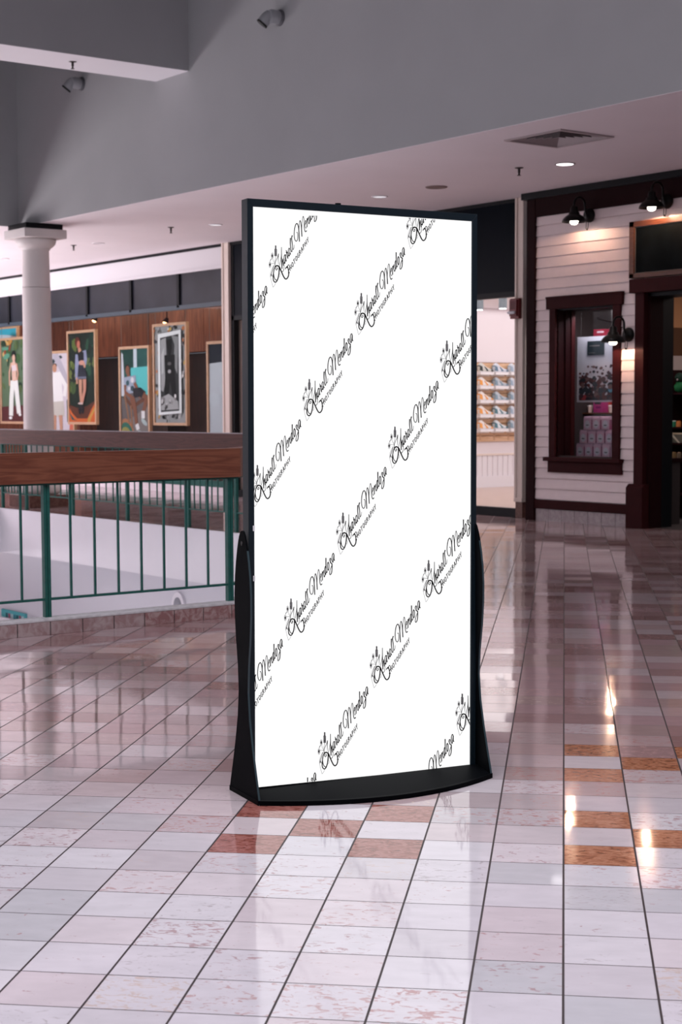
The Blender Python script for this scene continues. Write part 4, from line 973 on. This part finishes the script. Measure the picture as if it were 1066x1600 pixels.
# ------------------------------------------------------------------ lower level details
xl = XR + .45
p0 = at(4, 951, x=xl - .01); p1 = at(42, 982, x=xl - .01)
t = thing('lower_shop_sign', 'teal and pink sign on the lower level seen at the left edge', 'sign', (xl - .01, (p0[1] + p1[1]) / 2, p1[2]))
ww = (p0[1] - p1[1]) / 2; hh = p0[2] - p1[2]
mb = MB(); mb.box(-.02, .01, -ww, ww, 0, hh, colm(.10, .42, .45)); mb.build('sign_board', t)
mb = MB()
for k in range(7):
    y = ww * .55 - k * ww * .22; mb.box(-.023, -.02, y - ww * .09, y + ww * .06, hh * (.25 + .08 * (k % 2)), hh * .8, colm(*[(.02, .10, .12), (.35, .08, .14), (.5, .6, .62), (.05, .20, .25)][k % 4]))
mb.build('sign_print', t)
mb = MB(); c0 = at(281, 945, x=xl)
def arc(r0, r1, m, x):
    n = 20; vs = []
    for i in range(n + 1):
        a = PI * i / n; vs += [(x, r0 * math.cos(a), r0 * 1.1 * math.sin(a)), (x, r1 * math.cos(a), r1 * 1.1 * math.sin(a))]
    fs = [(2 * i, 2 * i + 2, 2 * i + 3, 2 * i + 1) for i in range(n)]
    mb.add(vs, fs, m)
t = thing('arched_wall_lamp', 'half round arch lamp on the lower level wall', 'wall lamp', (xl, c0[1], c0[2] - .02))
mb = MB(); mb.prism([(.14 * math.cos(PI * i / 16), .17 * math.sin(PI * i / 16)) for i in range(17)], lambda p, x: (x, p[0], p[1]), -.03, 0, WHITE); mb.build('arch_rim', t)
mb = MB(); mb.prism([(.085 * math.cos(PI * i / 16), .11 * math.sin(PI * i / 16)) for i in range(17)], lambda p, x: (x, p[0], p[1]), -.036, -.03, mat('mid_grey_paint', (.26, .26, .29), .7)); mb.build('arch_inset', t)

# ------------------------------------------------------------------ display stand
AX, AY, AA = 3.4199, 4.38, -.1968
LEAN, RO, SW, SH, SZ = -.0165, .0112, .8386, 1.9428, .0306
stand = thing('display_stand', 'tall black freestanding display with a backlit white screen', 'display stand', (AX, AY, 0), AA)
def pl(X, Z, dep=0.):       # panel plane -> local; dep > 0 is towards the viewer
    a = X * math.cos(RO) + Z * math.sin(RO); b = -X * math.sin(RO) + Z * math.cos(RO)
    return (a, -(b * math.sin(LEAN) + dep), SZ + b * math.cos(LEAN))
def pbox(mb, X0, X1, Z0, Z1, d0, d1, m):
    vs = [pl(X, Z, d) for d in (d0, d1) for Z in (Z0, Z1) for X in (X0, X1)]
    mb.add(vs, [(0, 2, 3, 1), (4, 5, 7, 6), (0, 1, 5, 4), (2, 6, 7, 3), (0, 4, 6, 2), (1, 3, 7, 5)], m)
hw = SW / 2; bz = .021; bt = .026
def bar(poly, m=BEZEL):
    mb = MB(); n = len(poly); vs = [pl(x, z, -.045) for x, z in poly] + [pl(x, z, .006) for x, z in poly]
    mb.add(vs, [tuple(range(n)), tuple(range(n, 2 * n))[::-1]] + [(i, n + i, n + (i + 1) % n, (i + 1) % n) for i in range(n)], m); return mb
bar([(-hw - bz, SH + bt), (hw + bz, SH + bt), (hw, SH), (-hw, SH)]).build('top_bezel', stand, bevel=.0012)
bar([(-hw - bz, -.0), (-hw - bz, SH + bt), (-hw, SH), (-hw, 0)]).build('side_bezel', stand, bevel=.0012)
bar([(hw, 0), (hw, SH), (hw + bz, SH + bt), (hw + bz, 0)]).build('side_bezel', stand, bevel=.0012)
mb = MB(); pbox(mb, -hw, hw, 0, SH, -.045, -.012, BLACK); mb.build('back_panel', stand)
mb = MB(); mb.add([pl(-hw, .0), pl(hw, .0), pl(hw, SH), pl(-hw, SH)], [(0, 1, 2, 3)], SCREEN)
vs = [pl(-hw, 0, 0), pl(hw, 0, 0), pl(hw, SH, 0), pl(-hw, SH, 0), pl(-hw, 0, -.012), pl(hw, 0, -.012), pl(hw, SH, -.012), pl(-hw, SH, -.012)]
mb.add(vs, [(7, 6, 5, 4), (0, 4, 5, 1), (3, 2, 6, 7), (0, 3, 7, 4), (1, 5, 6, 2)], BLACK)
screen = mb.build('screen', stand)
mb = MB(); q = pl(-.10, SH + bt, -.01); mb.cyl(q, (q[0], q[1], q[2] + .006), .010, BLACK, 12); mb.build('top_knob', stand)
for z in (.868, .700):
    mb = MB(); pbox(mb, -hw - .006, -hw + .001, z, z + .018, .006, .007, STICK); mb.build('white_tab', stand)['label'] = 'small white tab on the black frame'
# fins: curved side plates
prof = [(0, .130), (.04, .118), (.10, .098), (.18, .073), (.27, .050), (.36, .039), (.45, .045), (.54, .060), (.62, .068), (.69, .069), (.75, .063), (.80, .053), (.84, .042), (.87, .031), (.89, .021), (.902, .010), (.905, .0)]
poly = [(-y, z) for z, y in prof] + [(y, z) for z, y in prof[-2::-1]]
for s_ in (-1, 1):
    xo = s_ * (hw + bz + .003); mb = MB()
    mb.prism(poly, lambda p, x: (x, p[0] + .022, p[1]), xo, xo + s_ * .007, BLACK)
    fo = mb.build('side_fin', stand, bevel=.0015)
    mb = MB(); mb.cyl((xo + s_ * .006, .022, .862), (xo + s_ * .0085, .022, .862), .008, INK, 12); mb.build('bolt', fo)
    mb = MB()
    pe = [(.022 - y - .0008, z) for z, y in prof[:-4]]
    vs = []
    for y, z in pe: vs += [(xo, y, z), (xo + s_ * .007, y, z)]
    mb.add(vs, [(2 * i, 2 * i + 1, 2 * i + 3, 2 * i + 2) for i in range(len(pe) - 1)], EDGELIT); mb.build('fin_edge_highlight', fo)  # bluish strip puts the lit glint of the front edge into colour
# base: flat plate bulging front and back
mb = MB(); pts = []
hx = hw + bz + .012
N = 28
for i in range(N + 1):
    u = -1 + 2 * i / N; pts.append((u * hx, .022 - (.128 + .135 * (1 - u * u))))
for i in range(N + 1):
    u = 1 - 2 * i / N; pts.append((u * hx, .022 + (.128 + .135 * (1 - u * u))))
mb.prism(pts, lambda p, z: (p[0], p[1], z), .0, .016, BLACK); mb.build('base_plate', stand, bevel=.003)
# sloping plinth under the screen, black
mb = MB()
def lay(z, k): return [(x * (1 if k > .99 else .985), .022 + (y - .022) * k, z) for x, y in pts]
A = lay(.016, .93); B = lay(.030, .30); n = len(A)
mb.add(A + B, [(i, (i + 1) % n, n + (i + 1) % n, n + i) for i in range(n)] + [tuple(range(n, 2 * n))], BLACK, True); mb.build('base_hood', stand)

# printed script logo, traced once and repeated over the screen
def prj(x, y, z):
    q = Vector((x, y, z - H)); dd = q.dot(fwd)
    return (CX + F * q.dot(r2) / dd, CY - F * q.dot(u2) / dd)
def loc2w(p): return (AX + p[0] * math.cos(AA) - p[1] * math.sin(AA), AY + p[0] * math.sin(AA) + p[1] * math.cos(AA), p[2])
src = np.array([prj(*loc2w(pl(X, Z, .0012))) for X, Z in ((-hw, SH), (hw, SH), (-hw, 0), (hw, 0))], float)
dst = np.array([(-hw, SH), (hw, SH), (-hw, 0), (hw, 0)], float)
Aq = []; bq = []
for (x, y), (X, Y) in zip(src, dst):
    Aq.append([x, y, 1, 0, 0, 0, -x * X, -y * X]); bq.append(X)
    Aq.append([0, 0, 0, x, y, 1, -x * Y, -y * Y]); bq.append(Y)
hq = np.linalg.solve(np.array(Aq), np.array(bq))
def hom(x, y): w_ = hq[6] * x + hq[7] * y + 1; return np.array([(hq[0] * x + hq[1] * y + hq[2]) / w_, (hq[3] * x + hq[4] * y + hq[5]) / w_])
def fa(X, Y): return (470 + X * .05629, 585 + Y * .05631)
def fb(X, Y): return (495 + X * .05629, 545 + Y * .05631)
def fcx(X, Y): return (510 + X * .0469, 515 + Y * .0469)
def smooth(pts, k=4):
    if len(pts) < 3: return pts
    out = []; P_ = [pts[0]] + list(pts) + [pts[-1]]
    for i in range(1, len(P_) - 2):
        p0, p1, p2, p3 = [np.array(P_[j]) for j in (i - 1, i, i + 1, i + 2)]
        for q in range(k):
            t_ = q / k
            out.append(tuple(.5 * (2 * p1 + (p2 - p0) * t_ + (2 * p0 - 5 * p1 + 4 * p2 - p3) * t_ ** 2 + (3 * p1 - p0 - 3 * p2 + p3) * t_ ** 3)))
    return out + [tuple(pts[-1])]
ST = []   # (points px, w0, w1, grey)
def S(f, pts, w0, w1=None, g=0, sm=True):
    p = [f(*q) for q in pts]; ST.append((smooth(p) if sm else p, w0, w0 if w1 is None else w1, g))
S(fa, [(315, 360), (290, 460), (250, 540), (225, 620), (222, 690), (232, 760), (255, 810), (282, 790), (285, 755), (262, 750)], .45, .8)
S(fa, [(318, 360), (312, 480), (312, 560), (320, 655)], .75, .3)
S(fa, [(225, 720), (265, 692), (310, 698), (345, 730), (375, 800), (405, 870), (440, 950), (480, 1025), (520, 1060), (560, 1038), (593, 975), (603, 890), (595, 810), (575, 740), (562, 705)], 1.35, 1.0)
S(fa, [(562, 715), (595, 665), (622, 690), (632, 745), (615, 795), (588, 800)], .7)
S(fa, [(508, 795), (520, 755), (560, 722)], .3, 1.5)
S(fa, [(600, 880), (612, 890)], 1.6)
S(fa, [(228, 715), (198, 790), (182, 880), (170, 1000), (180, 1100), (228, 1150), (275, 1110), (312, 1010), (330, 900), (338, 800), (335, 735)], .9, 1.2)
S(fa, [(183, 920), (200, 1020), (235, 1080), (275, 1092)], .8)
S(fa, [(345, 690), (365, 600), (388, 480), (400, 330), (401, 180)], .5)
S(fa, [(401, 180), (402, 400), (408, 600), (415, 770)], .6, 1.0)
S(fa, [(415, 770), (422, 620), (437, 500), (447, 600), (456, 688), (468, 610), (480, 520)], .8, .4)
S(fa, [(350, 745), (395, 835), (430, 855), (460, 810), (472, 740), (466, 640), (450, 590)], .7, .4)
S(fa, [(512, 382), (482, 405), (470, 510), (476, 590), (490, 632), (503, 580), (515, 450)], .75)
S(fa, [(513, 385), (520, 480), (523, 540), (532, 572), (548, 520)], 1.1, .3)
S(fa, [(528, 262), (548, 318), (560, 400), (578, 485)], .7, 1.1); S(fa, [(540, 330), (560, 320)], 1.6)
S(fa, [(578, 485), (592, 380)], .4)
S(fa, [(615, 198), (595, 250), (590, 340), (603, 415), (622, 415), (635, 340), (632, 240), (615, 198)], .75); S(fa, [(630, 330), (648, 372)], 1.2)
S(fb, [(170, 905), (150, 1000), (170, 1130)], .3)
S(fb, [(205, 640), (203, 800), (222, 950), (240, 1020), (262, 950), (270, 900)], 1.1, .4)
S(fb, [(257, 565), (238, 640), (258, 800), (262, 900), (280, 952), (302, 900), (310, 820)], 1.1, .35)
S(fb, [(375, 485), (395, 475), (410, 530), (410, 620), (395, 690), (365, 722), (330, 680), (310, 560), (318, 400), (345, 275), (385, 230), (420, 290), (438, 420), (455, 725)], .55, 1.0)
S(fb, [(455, 725), (445, 420), (452, 240), (470, 150), (490, 185), (508, 310), (525, 585)], .35, 1.0)
S(fb, [(525, 585), (522, 330), (535, 140), (558, 30), (580, 100), (586, 280), (598, 400), (622, 458), (655, 430)], .35, .9)
S(fcx, [(412, 960), (440, 900), (442, 810), (420, 850), (412, 980), (440, 1075), (470, 1020), (480, 980)], .7, .4)
S(fcx, [(482, 750), (480, 1030)], .9); S(fcx, [(480, 1030), (492, 840), (522, 700), (524, 840), (545, 930), (568, 860)], .4, .8)
S(fcx, [(600, 560), (568, 600), (560, 740), (578, 848), (598, 790), (603, 600)], .85); S(fcx, [(597, 300), (598, 520), (605, 720), (628, 782), (655, 710)], 1.1, .5)
S(fcx, [(672, 430), (650, 490), (650, 640), (672, 702), (695, 640), (697, 500), (672, 430)], .85)
S(fcx, [(715, 400), (722, 340), (745, 305), (762, 330), (745, 450)], .6, 1.0); S(fcx, [(750, 450), (795, 490), (803, 600), (790, 770), (748, 850), (722, 815), (738, 690), (775, 590), (815, 480)], 1.1, .5)
S(fcx, [(868, 190), (840, 135), (806, 220), (806, 370), (826, 440), (845, 370), (862, 200)], .8); S(fcx, [(866, 190), (866, 330), (885, 375)], 1.0)
# small caps
LET = {'H': [[(0, 0), (0, 1)], [(.8, 0), (.8, 1)], [(0, .5), (.8, .5)]], 'O': [[(.45, 1), (.05, .75), (.05, .25), (.45, 0), (.85, .25), (.85, .75), (.45, 1)]], 'T': [[(0, 1), (.85, 1)], [(.42, 1), (.42, 0)]],
       'G': [[(.85, .85), (.45, 1), (.05, .7), (.05, .3), (.45, 0), (.82, .15), (.82, .45), (.55, .45)]], 'R': [[(.05, 0), (.05, 1), (.6, .95), (.65, .65), (.05, .5)], [(.3, .5), (.85, 0)]],
       'A': [[(0, 0), (.42, 1), (.85, 0)], [(.2, .35), (.65, .35)]], 'P': [[(.05, 0), (.05, 1), (.6, .95), (.65, .6), (.05, .5)]], 'Y': [[(0, 1), (.42, .5), (.85, 1)], [(.42, .5), (.42, 0)]]}
o0 = np.array([506.9, 626.9]); stp = np.array([26.7, -43.1]) / 9
rv = stp * .80; uv = np.array([-1.6, -6.6])
for i, ch in enumerate('HOTOGRAPHY'):
    c0_ = o0 + stp * i - rv * .45 - uv * .5
    for sk in LET[ch]: ST.append(([tuple(c0_ + rv * a + uv * b) for a, b in sk], .62, .62, 0))
# flowers and heart outline
for cx_, cy_ in ((145, 415), (80, 662)):
    S(fa, [(cx_ - 5, cy_ - 8), (cx_ + 5, cy_ + 8)], 1.6, None, 0, False)
    for k in range(11):
        a = 2 * PI * k / 11; S(fa, [(cx_ + 10 * math.cos(a), cy_ + 18 * math.sin(a)), (cx_ + 42 * math.cos(a), cy_ + 95 * math.sin(a))], .42, .25, 1, False)
for k in range(9):
    y = 150 + k * 32; wv = 26 if k > 2 else 12
    S(fa, [(240 - wv, y - 20), (238, y + 16), (240 + wv, y - 14)], .6, .6, 1, False)
    S(fa, [(240 - wv * 1.3, y), (240 - wv * .6, y + 18)], .5, .5, 1, False); S(fa, [(240 + wv * 1.3, y), (240 + wv * .6, y + 18)], .5, .5, 1, False)
S(fa, [(240, 130), (240, 440), (215, 560), (205, 640)], .4, .3, 1); S(fa, [(95, 640), (150, 628), (215, 640)], .35, .35, 1); S(fa, [(150, 440), (170, 540), (200, 600)], .3, .3, 1)
S(fa, [(125, 500), (100, 525), (90, 560)], .6, .6, 1, False)
S(fa, [(185, 680), (130, 790), (95, 900), (95, 990), (125, 1130), (158, 1255), (175, 1280), (240, 1180)], .28, .28, 1)
for k in range(6): S(fa, [(190 - k * 14, 690 + k * 42), (165 - k * 14, 790 + k * 42)], .55, .5, 1, False)
S(fa, [(120, 930), (140, 980)], .9, .9, 1, False)
S(fa, [(355, 900), (370, 950), (345, 1010)], .3, .3, 1)
polys = []
for pts_, w0, w1, g in ST:
    n = len(pts_)
    for i in range(n - 1):
        a = np.array(pts_[i]); b = np.array(pts_[i + 1]); d = b - a; l = np.linalg.norm(d)
        if l < 1e-4: continue
        d /= l; nn = np.array([-d[1], d[0]]); wa = (w0 + (w1 - w0) * i / (n - 1)) / 2 * 1.6; wb = (w0 + (w1 - w0) * (i + 1) / (n - 1)) / 2 * 1.6
        a2 = a - d * wa * .55; b2 = b + d * wb * .55
        polys.append(([a2 + nn * wa, a2 - nn * wa, b2 - nn * wb, b2 + nn * wb], g))
va, vb = np.array((81.2, -134.4)), np.array((133.8, 74.3))      # spacing of the repeated logo
def clip(poly, x0, x1, z0, z1):
    def cut(P_, ax, val, keep_less):
        out = []
        for i in range(len(P_)):
            a, b = P_[i], P_[(i + 1) % len(P_)]
            ia = (a[ax] <= val) == keep_less or a[ax] == val; ib = (b[ax] <= val) == keep_less or b[ax] == val
            if ia: out.append(a)
            if ia != ib:
                t_ = (val - a[ax]) / (b[ax] - a[ax]); out.append(a + (b - a) * t_)
        return out
    for ax, val, kl in ((0, x0, False), (0, x1, True), (1, z0, False), (1, z1, True)):
        poly = cut(poly, ax, val, kl)
        if len(poly) < 3: return None
    return poly
mb = MB()
for i in range(-6, 5):
    for j in range(-4, 6):
        off = va * i + vb * j
        for P_, g in polys:
            Q = clip([p + off for p in P_], 394.5, 800, 337, 1300)
            if not Q: continue
            Q = clip([hom(*p) for p in Q], -hw + .001, hw - .001, .001, SH - .002)
            if Q: mb.add([pl(p[0], p[1], .0012) for p in Q], [tuple(range(len(Q)))], GREYINK if g else INK)
mb.build('printed_script_logos', screen)
